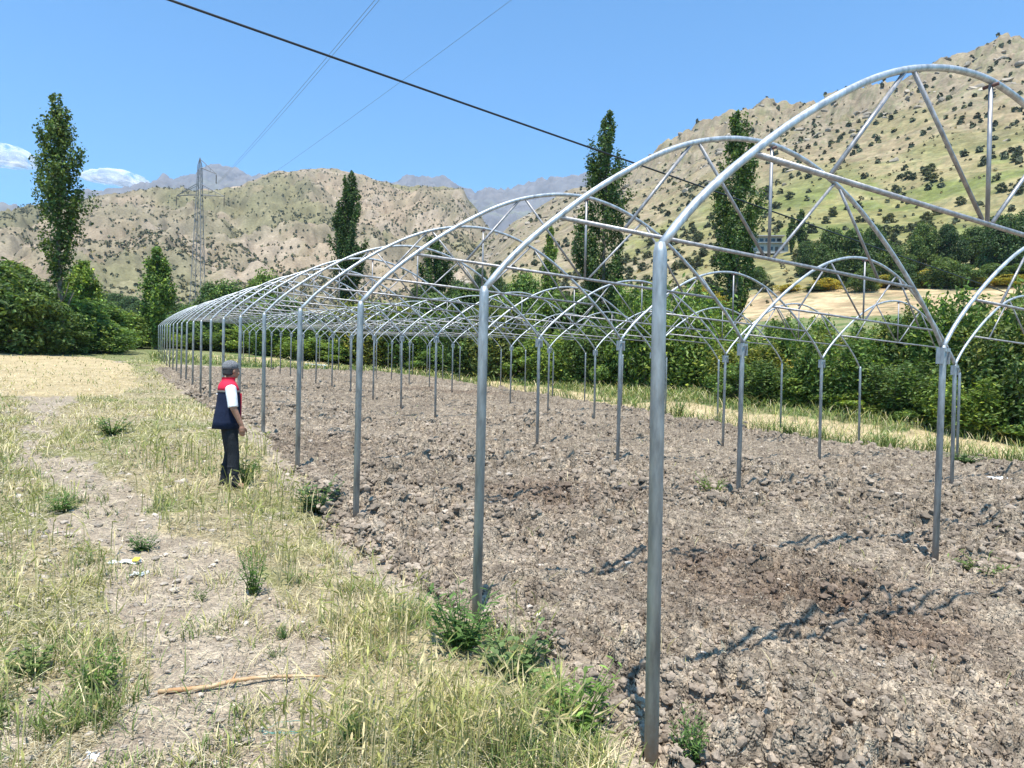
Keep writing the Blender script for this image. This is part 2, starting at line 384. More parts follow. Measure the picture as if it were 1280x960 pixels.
# ground sheet: grass verge, footpath, straw, valley floor
def ground_col(x, y):
    soil, strip, left, straw = zones(x, y); az, r = polar(x, y)
    n1 = fbm(x*.7, y*.7, 4, 51); n2 = fbm(x*5, y*5, 4, 53); n3 = fbm(x*24, y*24, 3, 55)
    col = lerp(c3(.30, .235, .175), c3(.43, .35, .265), np.clip(n2*1.6-.3, 0, 1))
    g = lerp(c3(.34, .275, .165), c3(.23, .22, .095), sstep(.46, .64, n1))*(.7+.6*fbm(x*11, y*11, 3, 59))[:, None]
    col = np.where((strip | left)[:, None], g*(.75+.5*n2)[:, None], col)
    far = r > 50
    col = np.where((far & ~straw)[:, None], lerp(c3(.13, .16, .06), c3(.27, .25, .12), n1), col)
    right = (r > np.interp(az, _rsaz, RS_R)) & (az > .12) & ~straw
    col = np.where(right[:, None], lerp(c3(.10, .15, .045), c3(.25, .235, .11), sstep(.35, .65, n1)), col)
    col = np.where(straw[:, None], lerp(c3(.43, .32, .175), c3(.54, .43, .26), n2)*(.75+.5*fbm(x*1.1, y*4, 3, 60))[:, None], col)
    col = col*(.85+.3*n3)[:, None]
    return col
azg = np.concatenate([np.arange(-math.pi, R(-14), R(3)), np.arange(R(-14), R(84), R(.16)), np.arange(R(84), math.pi, R(3)), [math.pi]])
rg = np.concatenate([[.05, .5, 1.0, 1.5], radii(2.0, 112, .0024, lambda r: .14 if r < 14 else (.35 if r < 60 else .8))])
x, y, rr, aa, F = polar_grid(azg, rg); soil = inpoly(*warp(x, y), SOIL)
strip = zones(x, y)[1]
z = H(x, y)+(fbm(x*2.2, y*2.2, 3, 57)-.5)*.06+(fbm(x*14, y*14, 3, 58)-.5)*.03*(rr < 30)+np.where(strip, .02, 0)
wx, wy = warp(x, y); deep = inpoly(wx+.35, wy, SOIL) & inpoly(wx-.35, wy, SOIL) & inpoly(wx, wy+.3, SOIL) & inpoly(wx, wy-.3, SOIL)
z = np.where(soil, np.where(deep, H(x, y)-.26, H(x, y)-.004), z)
tag(mesh_np('ground', np.stack([x, y, z], 1), F, M['ground'], smooth=True, col=ground_col(x, y)), kind='structure')

# right hillside and valley floor, beyond the field
HILLROCK = lambda x, y, r, az: sstep(.5, .62, fbm(x/16, y/16, 4, 63)+.35*sstep(380, 560, r)-.05)*sstep(330, 480, r)
def hill_col(x, y, z):
    az, r = polar(x, y)
    n1 = fbm(x/55, y/55, 4, 65); n2 = fbm(x/9, y/9, 5, 67); n3 = fbm(x/2.2, y/2.2, 3, 69)
    tan_, olive, green = c3(.41, .31, .18), c3(.285, .25, .10), c3(.195, .21, .066)
    gb = sstep(185, 235, r)*sstep(400, 300, r)*sstep(.62, .85, az)
    col = lerp(tan_, olive, np.clip(sstep(.40, .58, n1)*.8+gb*.55, 0, 1)); col = lerp(col, col*0+green, np.clip(sstep(.50, .66, fbm(x/24, y/24, 4, 66))*(gb*.9+.12), 0, 1))
    bare = sstep(.95, .5, az)*sstep(.45, .6, n2)*.8                    # dry bare spur to the left
    col = lerp(col, col*0+c3(.35, .275, .19), bare)
    hf = sstep(84, 92, r)*sstep(152, 146, r)*sstep(.62, .68, az)         # mown straw field below the trees
    col = lerp(col, lerp(c3(.47, .325, .175), c3(.58, .43, .25), n2)*(.72+.56*fbm(r/1.6, az*26, 3, 74))[:, None], hf)
    rk = HILLROCK(x, y, r, az); col = lerp(col, lerp(c3(.30, .235, .175), c3(.42, .355, .285), n2), rk*.85)
    up = sstep(300, 430, r); col = lerp(col, lerp(c3(.33, .245, .155), c3(.25, .20, .105), n2), up*.6)
    low = sstep(110, 70, r); col = lerp(col, lerp(c3(.16, .18, .07), c3(.30, .27, .14), n2), low*.8)
    col = lerp(col, col*0+c3(.15, .155, .075), sstep(.57, .66, n3)*.6*(r > 60))
    sp = fbm(x/4.5, y/4.5, 4, 68); col = col*(.50+.82*sp)[:, None]
    return col*(.72+.56*n3)[:, None]
azs = np.arange(AZF[0]-.02, AZF[-1]+.05, R(.16)); rs = np.concatenate([np.geomspace(95, 608, 330), np.linspace(612, 900, 30)])
x, y, rr, aa, F = polar_grid(azs, rs); z = H(x, y)-.35*sstep(112, 95, rr)
tag(mesh_np('right_hill', np.stack([x, y, z], 1), F, M['hill'], smooth=True, col=hill_col(x, y, z)), kind='structure')

# middle hill across the valley, then the far rocky range
def range_mesh(name, cols, rads, azpad, nr, mtl, colf, rough, ndaz, back):
    xs = np.array(sorted(cols)); azk = az_of(xs, 250); tk = np.array([[float(tan_of(q, yy)) for yy in cols[q]] for q in xs])
    azf = np.linspace(azk[0], azk[-1], 700); lrf = np.linspace(math.log(rads[0]), math.log(rads[-1]), 160)
    T = fine_table(azk, tk, rads, azf, lrf, 5)
    def Hm(x, y):
        az, r = polar(x, y); t = bilin(T, azf, lrf, az, np.log(np.minimum(r, rads[-1])))
        zz = CAM[2]+np.minimum(r, rads[-1])*t; ov = np.maximum(0, r-rads[-1]); zz = zz-ov*back
        k = sstep(rads[0], rads[0]*1.3, r)
        return zz+k*rough(x, y, r, az)
    az_ = np.arange(azk[0], azk[-1], ndaz); rs_ = np.concatenate([np.geomspace(rads[0], rads[-1], nr), np.linspace(rads[-1]*1.01, rads[-1]*1.35, 14)])
    x, y, rr, aa, F = polar_grid(az_, rs_); z = Hm(x, y)
    tag(mesh_np(name, np.stack([x, y, z], 1), F, mtl, smooth=True, col=colf(x, y, z, rr, aa)), kind='structure')
    return Hm
MC = {-420: 250, -200: 262, 0: 271, 60: 258, 130: 246, 200: 238, 260: 238, 300: 232, 340: 217, 400: 210, 450: 218, 500: 233, 540: 233, 577: 235, 592: 256, 612: 285, 650: 318, 720: 352}
MIDC = {q: [436, 408, 384-(8 if 90 < q < 250 else 0), 384+(c-384)*.38+6*math.sin(q/37), 384+(c-384)*.72+5*math.sin(q/23+1), c] for q, c in MC.items()}
def mid_rough(x, y, r, az):
    g = np.abs(fbm(x/150, y/150, 4, 101)-.5)*2; g2 = np.abs(fbm(x/45+3, y/45, 4, 103)-.5)*2
    return ((.35-g)*66+(.3-g2)*34)*sstep(330, 700, r)*(1-.88*sstep(1080, 1290, r))+(fbm(x/14, y/14, 3, 105)-.5)*11
def mid_col(x, y, z, r, az):
    n1 = fbm(x/170, y/170, 4, 111); n2 = fbm(x/40, y/40, 5, 113); n3 = fbm(x/9, y/9, 3, 115)
    g = np.abs(fbm(x/150, y/150, 4, 101)-.5)*2
    col = lerp(c3(.44, .36, .265), c3(.345, .30, .20), sstep(.4, .62, n2))
    col = lerp(col, col*0+c3(.50, .42, .33), sstep(.52, .66, n2)*.9)
    col = lerp(col, col*0+c3(.25, .25, .13), sstep(.50, .64, n1)*.75)
    col = lerp(col, col*0+c3(.235, .225, .15), sstep(.16, .03, g)*.5)
    lowf = sstep(520, 400, r)*sstep(.2, -.05, az); col = lerp(col, col*0+c3(.36, .32, .17), lowf*.8)
    leftg = sstep(.02, -.12, az)*sstep(800, 1250, r); col = lerp(col, col*0+c3(.21, .21, .13), leftg*.7)
    return col*np.array([.73, .67, .60])*(.62+.76*n3)[:, None]
HMID = range_mesh('middle_hill', MIDC, np.array([280, 350, 480, 700, 980, 1300.]), 0, 300, M['hill'], mid_col, mid_rough, R(.11), .3)
FC = {-420: 255, -200: 262, -60: 268, 0: 257, 50: 262, 75: 255, 100: 240, 150: 236, 180: 228, 196: 222, 206: 221, 216: 225, 240: 222, 252: 211, 265: 208, 285: 213, 300: 218, 330: 216, 370: 222,
      440: 226, 495: 230, 504: 222, 514: 222, 520: 226, 532: 222, 548: 224, 560: 225, 575: 236, 590: 243, 602: 240, 612: 235, 622: 238, 640: 235, 660: 232, 690: 224, 725: 218, 760: 213, 800: 215, 860: 225, 940: 240, 1200: 270}
FARC = {q: [380, 350, 310, 262+(c-230)*.8, c] for q, c in FC.items()}
def far_rough(x, y, r, az):
    g = np.abs(fbm(x/520, y/520, 5, 121)-.5)*2; g2 = np.abs(fbm(x/130, y/130, 4, 123)-.5)*2
    return (.35-g)*240*(1-.85*sstep(4200, 4800, r))+(.35-g2)*110*(.5+.5*sstep(3500, 4800, r))*(1-.6*sstep(4600, 4800, r))+(np.abs(fbm(x/70, y/70, 3, 125)-.5)*2-.3)*26*sstep(4300, 4800, r)+(fbm(x/28, y/28, 3, 127)-.5)*40*sstep(4300, 4800, r)
def far_col(x, y, z, r, az):
    n = fbm(x/300, y/300, 5, 131); n2 = fbm(x/70, y/70, 4, 133)
    col = lerp(c3(.205, .185, .175), c3(.14, .14, .145), n); col = lerp(col, col*0+c3(.17, .18, .11), sstep(.5, .65, n2)*.5*sstep(4700, 3800, r))
    return col*(.75+.5*n2)[:, None]
range_mesh('far_mountains', FARC, np.array([2600, 3000, 3500, 4200, 4800.]), 0, 150, M['rock'], far_col, far_rough, R(.13), .5)

# ------------------------------------------------------------------ haze
hz = MB().box((-6500, -150, -14), (9000, 7600, 1750)).mesh('haze')
hm = bpy.data.materials.new('haze_air'); hm.use_nodes = True; hm.node_tree.nodes.clear()
ho = hm.node_tree.nodes.new('ShaderNodeOutputMaterial'); hv = hm.node_tree.nodes.new('ShaderNodeVolumePrincipled')
hv.inputs['Color'].default_value = (.70, .82, 1, 1); hv.inputs['Density'].default_value = .00008
hm.node_tree.links.new(hv.outputs[0], ho.inputs['Volume']); hz.materials.append(hm)
tag(link('haze', hz), kind='stuff')

# ------------------------------------------------------------------ greenhouse frame
SP, WID, HP, D0, ZC = 3.0, 6.0974, 2.516, 1.8816, .1124
PRO = [(0, 0), (.03, .05), (.10, .13), (.24, .285), (.42, .455), (.64, .635), (.92, .86), (1.25, 1.085), (1.65, 1.33), (2.05, 1.515), (2.55, 1.66), (3.05, 1.715)]
PRO = PRO+[(WID-a, b) for a, b in PRO[-2::-1]]
PX = np.array(PRO)
def arcz(u):
    return float(np.interp(u, PX[:, 0], PX[:, 1]))
def smooth_path(P, n):
    P = np.array(P, float); s = np.concatenate([[0], np.cumsum(np.linalg.norm(np.diff(P, axis=0), axis=1))])
    q = np.linspace(0, s[-1], n); v = np.stack([np.interp(q, s, P[:, k]) for k in range(P.shape[1])], 1)
    for _ in range(3): v[1:-1] = (v[:-2]+2*v[1:-1]+v[2:])/4
    return v
gh = empty('greenhouse_frame', (0, 0, Hs(0, 0)))
tag(gh, 'long bare galvanised steel greenhouse frame of rounded arches standing over the ploughed soil', 'greenhouse')
gh.location = (0, 0, 0)
def tilt(u): return AX*u
arc2 = smooth_path([(a, b) for a, b in PRO], 61)
arch_m = MB().tube([(a, 0, b+tilt(a)) for a, b in arc2], .0238, 12).mesh('arch', M['pipe'], True)
def bar(name, a, b, r, y=0):
    return MB().tube([(a[0], y, a[1]+tilt(a[0])), (b[0], y, b[1]+tilt(b[0]))], r, 8).mesh(name, M['rod'], True)
cz = .625
chord_m = bar('chord', (.64, cz), (WID-.64, cz), .0185)
king_m = bar('king_post', (3.05, cz+.02), (3.05, 1.69), .0155)
br_m = [bar('brace', (1.30, cz+.02), (2.02, 1.49), .0148), bar('brace', (2.10, 1.51), (2.98, cz+.02), .0148),
        bar('brace', (WID-1.30, cz+.02), (WID-2.02, 1.49), .0148), bar('brace', (WID-2.10, 1.51), (WID-2.98, cz+.02), .0148)]
pin_m = MB().tube([(3.05, -.05, 1.665+tilt(3.05)), (3.05, .05, 1.665+tilt(3.05))], .014, 8).mesh('clamp', mat('rusty_clamp', (.13, .065, .055), .7, .2), True)
post_m = MB().tube([(0, 0, -HP-.35), (0, 0, -.10), (0, 0, -.03), (0, 0, .02)], [.0355, .0355, .0345, .0245], 14).mesh('post', M['post'], True)
cl = MB()
for s in (-1, 1): cl.box((s*.062-.007, -.045, -.20), (s*.062+.007, .045, -.01))
cl.box((-.055, -.05, -.055), (.055, -.043, -.015)); cl.box((-.055, .043, -.055), (.055, .05, -.015))
clamp_m = cl.mesh('clamp_plate', M['post'])
grng = random.Random(4)
for n in range(20):
    yy = -D0 if n == 0 else (n-1)*SP
    for i in range(4):
        zt = AX*i*WID+AY*yy+HP+(ZC if n == 0 else 0)
        p = link('post', post_m, gh, (i*WID, yy, zt)); p.rotation_euler = (grng.uniform(-.006, .006), grng.uniform(-.006, .006)+(.03 if (n, i) == (1, 1) else 0), 0)
        if 0 < i < 3: link('clamp', clamp_m, p)
        if i < 3:
            a = link('arch', arch_m, gh, (i*WID, yy, zt)); a.scale = (1, 1, .945 if n == 0 else grng.uniform(.985, 1.015)); a.rotation_euler = (grng.uniform(-.008, .008), 0, grng.uniform(-.004, .004))
            link('chord', chord_m, a); link('king_post', king_m, a); link('ridge_clamp', pin_m, a)
            for b in br_m: link('brace', b, a)

# ------------------------------------------------------------------ trees
def rsphere(rng, n):
    v = rng.randn(n, 3); return v/np.linalg.norm(v, axis=1)[:, None]
def leaves(P, N, size, col, rng, aspect=1.6):
    """one bent diamond per leaf clump at P, facing about N"""
    n = len(P); u = np.cross(N, rsphere(rng, n)); u /= np.linalg.norm(u, axis=1)[:, None]+1e-9; v = np.cross(N, u)
    s = (size*(.6+.8*rng.rand(n)))[:, None]
    V = np.stack([P-u*s*aspect*.5, P+v*s*.42+N*s*.08, P+u*s*aspect*.5-N*s*.18, P-v*s*.42+N*s*.08], 1).reshape(-1, 3)
    F = np.arange(4*n).reshape(n, 4)
    return V, F, np.repeat(col, 4, 0)
def leafcol(rng, n, base, var=.35, yellow=.15):
    b = np.array(base); k = np.exp(rng.randn(n)*var)[:, None]
    c = b*k; t = (rng.rand(n) < yellow)[:, None]
    return np.where(t, c*np.array([1.7, 1.35, .9]), c)
def mesh_only(o):
    m = o.data; bpy.data.objects.remove(o); return m
def poplar_mesh(seed, h, wmax, base, n=8500, low=.12, wide=.45, gaps=0., size=.26, lean=0.):
    rng = np.random.RandomState(seed); nb = 95; Pl = []; Nl = []
    for b in range(nb):
        t = low+(1-low)*(b+rng.rand())/nb*.97; z0 = t*h*.96
        a0_ = rng.rand()*6.28
        prof = (sstep(low-.02, wide, np.array(t))*.75+.25)*max(.05, 1-max(0, (t-wide)/(1.02-wide))**2.1)*(.72+.5*float(vnoise(np.array([t*7.+seed]), np.array([a0_*1.1]), 9)[0]))
        if rng.rand() < gaps and t < .6: continue
        L = h*(.09+.07*rng.rand())*(1-.45*t); rad = wmax*float(prof)*(.6+.7*rng.rand()); a = a0_
        m = int(n/nb*(.6+.8*rng.rand())*(.5+float(prof)))
        s = rng.rand(m)**.7; wob = rng.randn(m, 3)*np.array([.19, .19, .3])*(.35+.75*float(prof))
        rr = rad*(1-(1-s)**1.8)
        P = np.stack([np.cos(a)*rr, np.sin(a)*rr, z0+L*s-.04*h*(1-s)], 1)+wob
        Pl.append(P)
    P = np.concatenate(Pl); P[:, 2] = np.minimum(P[:, 2], h*(1.0-.02*rng.rand(len(P)))); P[:, 0] += lean*P[:, 2]
    out = P*np.array([1, 1, 0]); out /= np.linalg.norm(out, axis=1)[:, None]+1e-6
    N = out*.6+np.array([0, 0, .35])+rsphere(rng, len(P))*.9; N /= np.linalg.norm(N, axis=1)[:, None]
    V, F, Cc = leaves(P, N, np.full(len(P), size), leafcol(rng, len(P), base, .42, .22), rng, 1.35)
    crown = mesh_only(mesh_np('crown', V, F, M['leaf'], col=Cc))
    tr = MB(); pts = [(lean*z+math.sin(z*.5+seed)*.05, math.cos(z*.4)*.05, z) for z in np.linspace(-.4, h*.9, 12)]
    tr.tube(pts, list(np.linspace(h*.0105+.05, .03, 12)), 8)
    for b in range(26):
        t = low*.6+.75*rng.rand(); a = rng.rand()*6.28; z0 = h*t; L = h*.09*(1.2-t)
        tr.tube([(lean*z0, 0, z0), (lean*z0+math.cos(a)*L*.3, math.sin(a)*L*.3, z0+L*.45), (lean*z0+math.cos(a)*L*.5, math.sin(a)*L*.5, z0+L)], [.05, .035, .012], 5)
    trunk = mesh_only(bark_obj(tr)); return crown, trunk
def bark_obj(mb, col=(.17, .14, .11)):
    V = np.array(mb.v); m = mb.mesh('trunk', M['bark'], True); a = m.color_attributes.new('Col', 'FLOAT_COLOR', 'POINT')
    a.data.foreach_set('color', np.tile(np.array([*col, 1], np.float32), len(V))); return link('trunk', m)
def broad_mesh(seed, h, wid, base, n=5200, size=.24, lobes=17, low=.12, yellow=.15, var=.38, open_=0.):
    """bushy broadleaf crown: many overlapping uneven leaf lobes on limbs"""
    rng = np.random.RandomState(seed); Pl = []; Nl = []; tr = MB(); cen = []
    for k in range(lobes):
        t = low+(1-low)*(k+.5)/lobes; a = k*2.4+rng.rand(); prof = math.sin(math.pi*min(1, (t*.86+.16)))**.6
        rr = wid*.5*prof*(.25+.75*rng.rand()); c = np.array([math.cos(a)*rr, math.sin(a)*rr, h*(t*.88+.02)]); cen.append(c)
        s = np.array([wid*.19, wid*.19, h*.13])*(.65+.75*rng.rand())
        m = int(n/lobes*(.6+.8*rng.rand())); d = rsphere(rng, m); q = d*(.45+.62*rng.rand(m)**.6)[:, None]*(1+.35*(vnoise(d[:, 0]*3+k, d[:, 1]*3+d[:, 2]*3, seed)-.5))[:, None]
        Pl.append(c+q*s); Nl.append(d)
        tr.tube([(0, 0, h*.08), tuple(c*np.array([.45, .45, .55])+np.array([0, 0, h*.04])), tuple(c)], [h*.013+.015, h*.009+.01, .012], 5)
    P = np.concatenate(Pl); N = np.concatenate(Nl)*.7+np.array([0, 0, .45])+rsphere(rng, len(P))*.8; N /= np.linalg.norm(N, axis=1)[:, None]
    P[:, 2] = np.maximum(P[:, 2], .05)
    V, F, Cc = leaves(P, N, np.full(len(P), size), leafcol(rng, len(P), base, var, yellow), rng)
    crown = mesh_only(mesh_np('crown', V, F, M['leaf'], col=Cc))
    tr.tube([(0, 0, -.4), (.03, 0, h*.1), (0, .04, h*.3), (.05, 0, h*.6)], [h*.02+.03, h*.018+.02, h*.013+.015, .02], 8)
    return crown, mesh_only(bark_obj(tr))
def tree(name, loc, meshes, label, cat, group, scale=(1, 1, 1), rz=0.):
    r = empty(name, loc, rz); r.scale = scale; tag(r, label, cat, group)
    link('crown', meshes[0], r); link('trunk', meshes[1], r); return r
def top_h(p, px, ytop):
    """height of a thing at ground point p whose top shows at picture row ytop"""
    d = math.hypot(p[0]-CAM[0], p[1]-CAM[1]); return CAM[2]+d*float(tan_of(px, ytop))-p[2]

DKG, MDG, LTG, OLV = (.078, .125, .036), (.13, .20, .044), (.20, .275, .06), (.21, .22, .065)
POPS = [  # picture column, distance, top row, crown half width, lean, gaps, label
    (76, 58, 118, 1.5, -.022, .45, 'tallest poplar, ragged and windswept, rising alone above the dark trees at the left edge', DKG, .24, 64),
    (434, 92, 214, 2.0, 0, 0, 'dense dark columnar poplar behind the far end of the frame, against the middle hill', DKG, .10, 80),
    (194, 72, 308, 1.25, 0, 0, 'short bushy columnar poplar just left of the far left corner of the frame', MDG, .04, 70),
    (752, 56, 141, 1.95, 0, .05, 'tall full poplar crossed by the black cable, behind the second arch', DKG, .10, 60),
    (917, 58, 139, 1.85, .004, .25, 'tall open poplar with thin lower crown, left of the small house on the slope', DKG, .12, 62),
    (542, 84, 296, 2.1, 0, .1, 'broad half hidden poplar seen through the arches, in front of the pale gully', DKG, .06, 70),
    (101, 74, 325, 1.2, .02, .2, 'small thin poplar at the right foot of the tallest poplar', MDG, .06, 70),
    (686, 100, 282, 1.0, 0, .2, 'small slim poplar on the lower slope left of the cable poplar', MDG, .08, 70)]
for k, (px, d, yt, wv, ln, gp, lab, bc, low, sd_) in enumerate(POPS):
    p = spot(px, d); hgt = top_h(p, px, yt)
    me = poplar_mesh(sd_+k, hgt, wv, bc, n=int((9000+hgt*420)*(.62 if k == 0 else .9)), low=low, wide=.45, gaps=gp, size=.10+d*.0012, lean=ln)
    tree('poplar_tree', tuple(p), me, lab, 'poplar', 'poplars around the field')
# two slim poplars beside the house on the slope
pm = poplar_mesh(201, 9., .85, DKG, n=2600, low=.05, size=.32)
for px, d, yt, lab in ((986, 205, 272, 'left one of two slim dark poplars right of the small house'), (997, 205, 262, 'right and taller one of two slim dark poplars beside the small house')):
    p = spot(px, d); tree('poplar_tree', tuple(p), pm, lab, 'poplar', 'slim poplars by the house', (top_h(p, px, yt)/9.,)*3)

BR = [broad_mesh(301+k, 6., 5.2, b, n=11000, size=.165, lobes=26) for k, b in enumerate(((.10, .155, .042), (.125, .195, .046), (.165, .235, .055), (.12, .19, .05)))]
BRD = [broad_mesh(311+k, 6., 5.2, b, n=9000, size=.19, lobes=22, var=.32) for k, b in enumerate(((.068, .115, .036), (.098, .15, .042)))]
BUSH = [broad_mesh(321+k, 3., 3.6, b, n=7000, size=.125, lobes=18, low=.05, yellow=yl) for k, (b, yl) in enumerate(((MDG, .2), (LTG, .2), (OLV, .35)))]
def shoot_mesh(seed, h, wid, base, n=9000, size=.13, stems=30, yellow=.2):
    """thicket of upright leafy shoots fanning from the ground, uneven tips"""
    rng = np.random.RandomState(seed); Pl = []; tr = MB()
    for k in range(stems):
        a = rng.rand()*6.28; r0 = wid*.30*rng.rand()**.5; L = h*(.55+.5*rng.rand()); sp = wid*(.05+.2*rng.rand()); m = int(n/stems*(.5+L/h)); b0 = np.array([math.cos(a)*r0, math.sin(a)*r0])
        tp = b0*1.25+np.array([math.cos(a+rng.randn()*.5), math.sin(a+rng.randn()*.5)])*sp; t = rng.rand(m)**.75; w_ = (.10+.30*np.sin(np.pi*np.clip(t*.86+.14, 0, 1)))*wid*.24
        d = rng.randn(m, 2)*w_[:, None]; Pl.append(np.stack([b0[0]+(tp-b0)[0]*t**1.3+d[:, 0], b0[1]+(tp-b0)[1]*t**1.3+d[:, 1], L*t+rng.randn(m)*.06*h], 1))
        tr.tube([(0, 0, -.35), (b0[0]*.8, b0[1]*.8, .05), tuple(b0*.6+tp*.4)+(L*.5,), tuple(tp)+(L*.95,)], [.05, .045, .03, .01], 5)
    P = np.concatenate(Pl); P[:, 2] = np.maximum(P[:, 2], .04); out = P*np.array([1, 1, 0])+rsphere(rng, len(P))*.4*wid; out /= np.linalg.norm(out, axis=1)[:, None]
    N = out*.7+rsphere(rng, len(P))*.8+np.array([0, 0, .25]); N /= np.linalg.norm(N, axis=1)[:, None]
    V, F, Cc = leaves(P, N, np.full(len(P), size), leafcol(rng, len(P), base, .36, yellow), rng, 1.9)
    return mesh_only(mesh_np('crown', V, F, M['leaf'], col=Cc)), mesh_only(bark_obj(tr))
SHOOT = [shoot_mesh(381+k, 5., 4.4, b, n=11000) for k, b in enumerate((MDG, LTG, (.095, .15, .04), (.17, .205, .055)))]
BROOM = [broad_mesh(341, 2.4, 3.2, (.25, .235, .04), n=4500, size=.12, lobes=15, low=.05, yellow=.5, var=.3)]
rng = np.random.RandomState(5)
def place(name, kind, px, d, ytop, wpx, label, cat, group, hb, wb):
    p = spot(px, d); hgt = max(1.0, top_h(p, px, ytop)/1.06); wd = wpx/CF*d
    tree(name, (p[0], p[1], p[2]-.05), kind, label, cat, group, (wd/wb, wd/wb, hgt/hb), rng.rand()*6.28)
ORD = 'first second third fourth fifth sixth seventh eighth ninth tenth eleventh twelfth thirteenth fourteenth fifteenth sixteenth seventeenth eighteenth nineteenth twentieth'.split()
# dark trees at the left edge
LT = [(-60, 54, 300, 110, 0), (-12, 54, 312, 80, 0), (14, 57, 318, 70, 0), (40, 56, 340, 70, 0), (66, 60, 356, 75, 1), (96, 63, 368, 80, 1), (122, 70, 372, 70, 1), (30, 55, 380, 60, 0), (150, 76, 385, 70, 2), (176, 80, 392, 60, 1), (120, 62, 398, 60, 1), (80, 59, 395, 60, 0)]
for k, (px, d, yt, wp, q) in enumerate(sorted(LT)):
    place('broadleaf_tree', BR[q], px, d, yt, wp*1.15, '%s green tree behind the straw patch, %s from left in the left clump' % (['dark', 'mid', 'light'][q], ORD[k]), 'tree', 'trees clumped at the left edge', 6., 5.2)
# hedge of trees across the far end of the field, and bushes in front of it
CT = [(214, 88, 392, 60, 0), (240, 92, 372, 60, 1), (262, 98, 352, 50, 1), (284, 96, 346, 60, 1), (312, 96, 362, 60, 0), (330, 100, 338, 56, 1), (352, 92, 366, 70, 0), (385, 84, 378, 80, 0), (420, 80, 392, 90, 0), (462, 84, 372, 80, 1), (500, 78, 376, 80, 0),
      (540, 74, 366, 90, 0), (584, 76, 348, 90, 1), (625, 70, 358, 90, 1), (655, 74, 342, 80, 2), (690, 66, 362, 90, 1), (730, 64, 352, 90, 0), (775, 62, 360, 90, 1), (812, 66, 350, 80, 2), (850, 58, 386, 80, 1), (880, 62, 372, 70, 0)]
for k, (px, d, yt, wp, q) in enumerate(CT):
    lab = '%s green tree in the row beyond the steel frame, %s' % (['dark', 'mid', 'light'][q], (ORD[k]+' from the left') if k < 12 else (ORD[len(CT)-1-k]+' from the right'))
    place('broadleaf_tree', BR[q if k % 2 else (q+3) % 4], px, d, yt+(0, 8, -6)[k % 3], wp*1.0, lab, 'tree', 'trees behind the far end of the field', 6., 5.2)
CBU = [(215, 80, 432, 40, 1), (235, 84, 428, 40, 0), (270, 78, 424, 60, 1), (310, 76, 422, 60, 0), (350, 72, 424, 60, 0), (392, 68, 426, 60, 0), (430, 66, 428, 60, 0), (470, 66, 426, 60, 0), (510, 65, 424, 64, 0), (550, 62, 424, 64, 0), (592, 57, 424, 64, 0),
       (630, 53, 432, 60, 0), (668, 51, 430, 64, 0), (705, 50, 428, 64, 1), (742, 48, 432, 64, 0), (782, 46, 430, 64, 0), (826, 44, 412, 70, 1), (862, 42, 410, 70, 1), (888, 42, 432, 60, 0)]
for k, (px, d, yt, wp, q) in enumerate(CBU):
    lab = 'low leafy bush on the far edge of the soil, %s' % ((ORD[k]+' from left') if k < 10 else (ORD[len(CBU)-1-k]+' left of the open poplar'))
    place('bush', SHOOT[k % 4] if k % 3 else BUSH[q], px, d, yt+(-10, 8, 0, -18)[k % 4], wp*1.2, lab, 'bush', 'bushes along the far edge of the soil', 3., 3.6)
# willow-like hedge on the right
RTT = [(905, 40, 408, 90, 1), (940, 38, 412, 90, 2), (972, 42, 384, 80, 0), (1000, 38, 400, 90, 1), (1032, 37, 402, 90, 4), (1064, 36, 408, 90, 2), (1098, 38, 408, 90, 2), (1124, 35, 424, 90, 0), (1152, 36, 404, 90, 2), (1178, 38, 388, 100, 2), (1204, 35, 380, 100, 2), (1222, 34, 402, 80, 1),
       (1250, 34, 416, 90, 1), (1276, 33, 404, 100, 2), (1310, 33, 400, 110, 1), (1350, 32, 405, 110, 2)]
for k, (px, d, yt, wp, q) in enumerate(RTT):
    mm, hb, wb = (BROOM[0], 2.4, 3.2) if q == 4 else ((BR[q], 6., 5.2) if k % 5 == 2 or px == 972 else (SHOOT[(q+k) % 4], 4.3, 4.2))
    lab = 'leafy young tree in the right hedge, %s' % (ORD[len(RTT)-1-k]+' from the right' if k > 7 else ORD[k]+' right of the open poplar')
    if q == 4: lab = 'yellow tinged broom bush within the leafy hedge on the right'
    yt = yt+((6, 26, 12)[k % 3] if px < 1170 else (0, 10)[k % 2]); place('broadleaf_tree' if q != 4 else 'broom_bush', mm, px, d, yt, wp*(.82, 1.0, .9)[k % 3], lab, 'tree' if q != 4 else 'bush', 'trees in the hedge on the right', hb, wb)
RBU = [(925, 35, 446, 70, 0), (965, 34, 450, 70, 2), (1004, 33, 452, 80, 0), (1046, 33, 448, 80, 1), (1086, 32, 462, 80, 0), (1128, 32, 468, 80, 2), (1168, 31.5, 478, 80, 0), (1212, 31, 474, 80, 1), (1256, 31, 486, 90, 0), (1300, 31, 470, 90, 1)]
for k, (px, d, yt, wp, q) in enumerate(RBU):
    place('bush', SHOOT[(k+1) % 4] if k % 2 else BUSH[q], px, d, yt+(4, 22, 10)[k % 3], wp*.95, 'low green bush at the foot of the right hedge, %s from left' % ORD[k], 'bush', 'bushes at the foot of the right hedge', 3., 3.6)
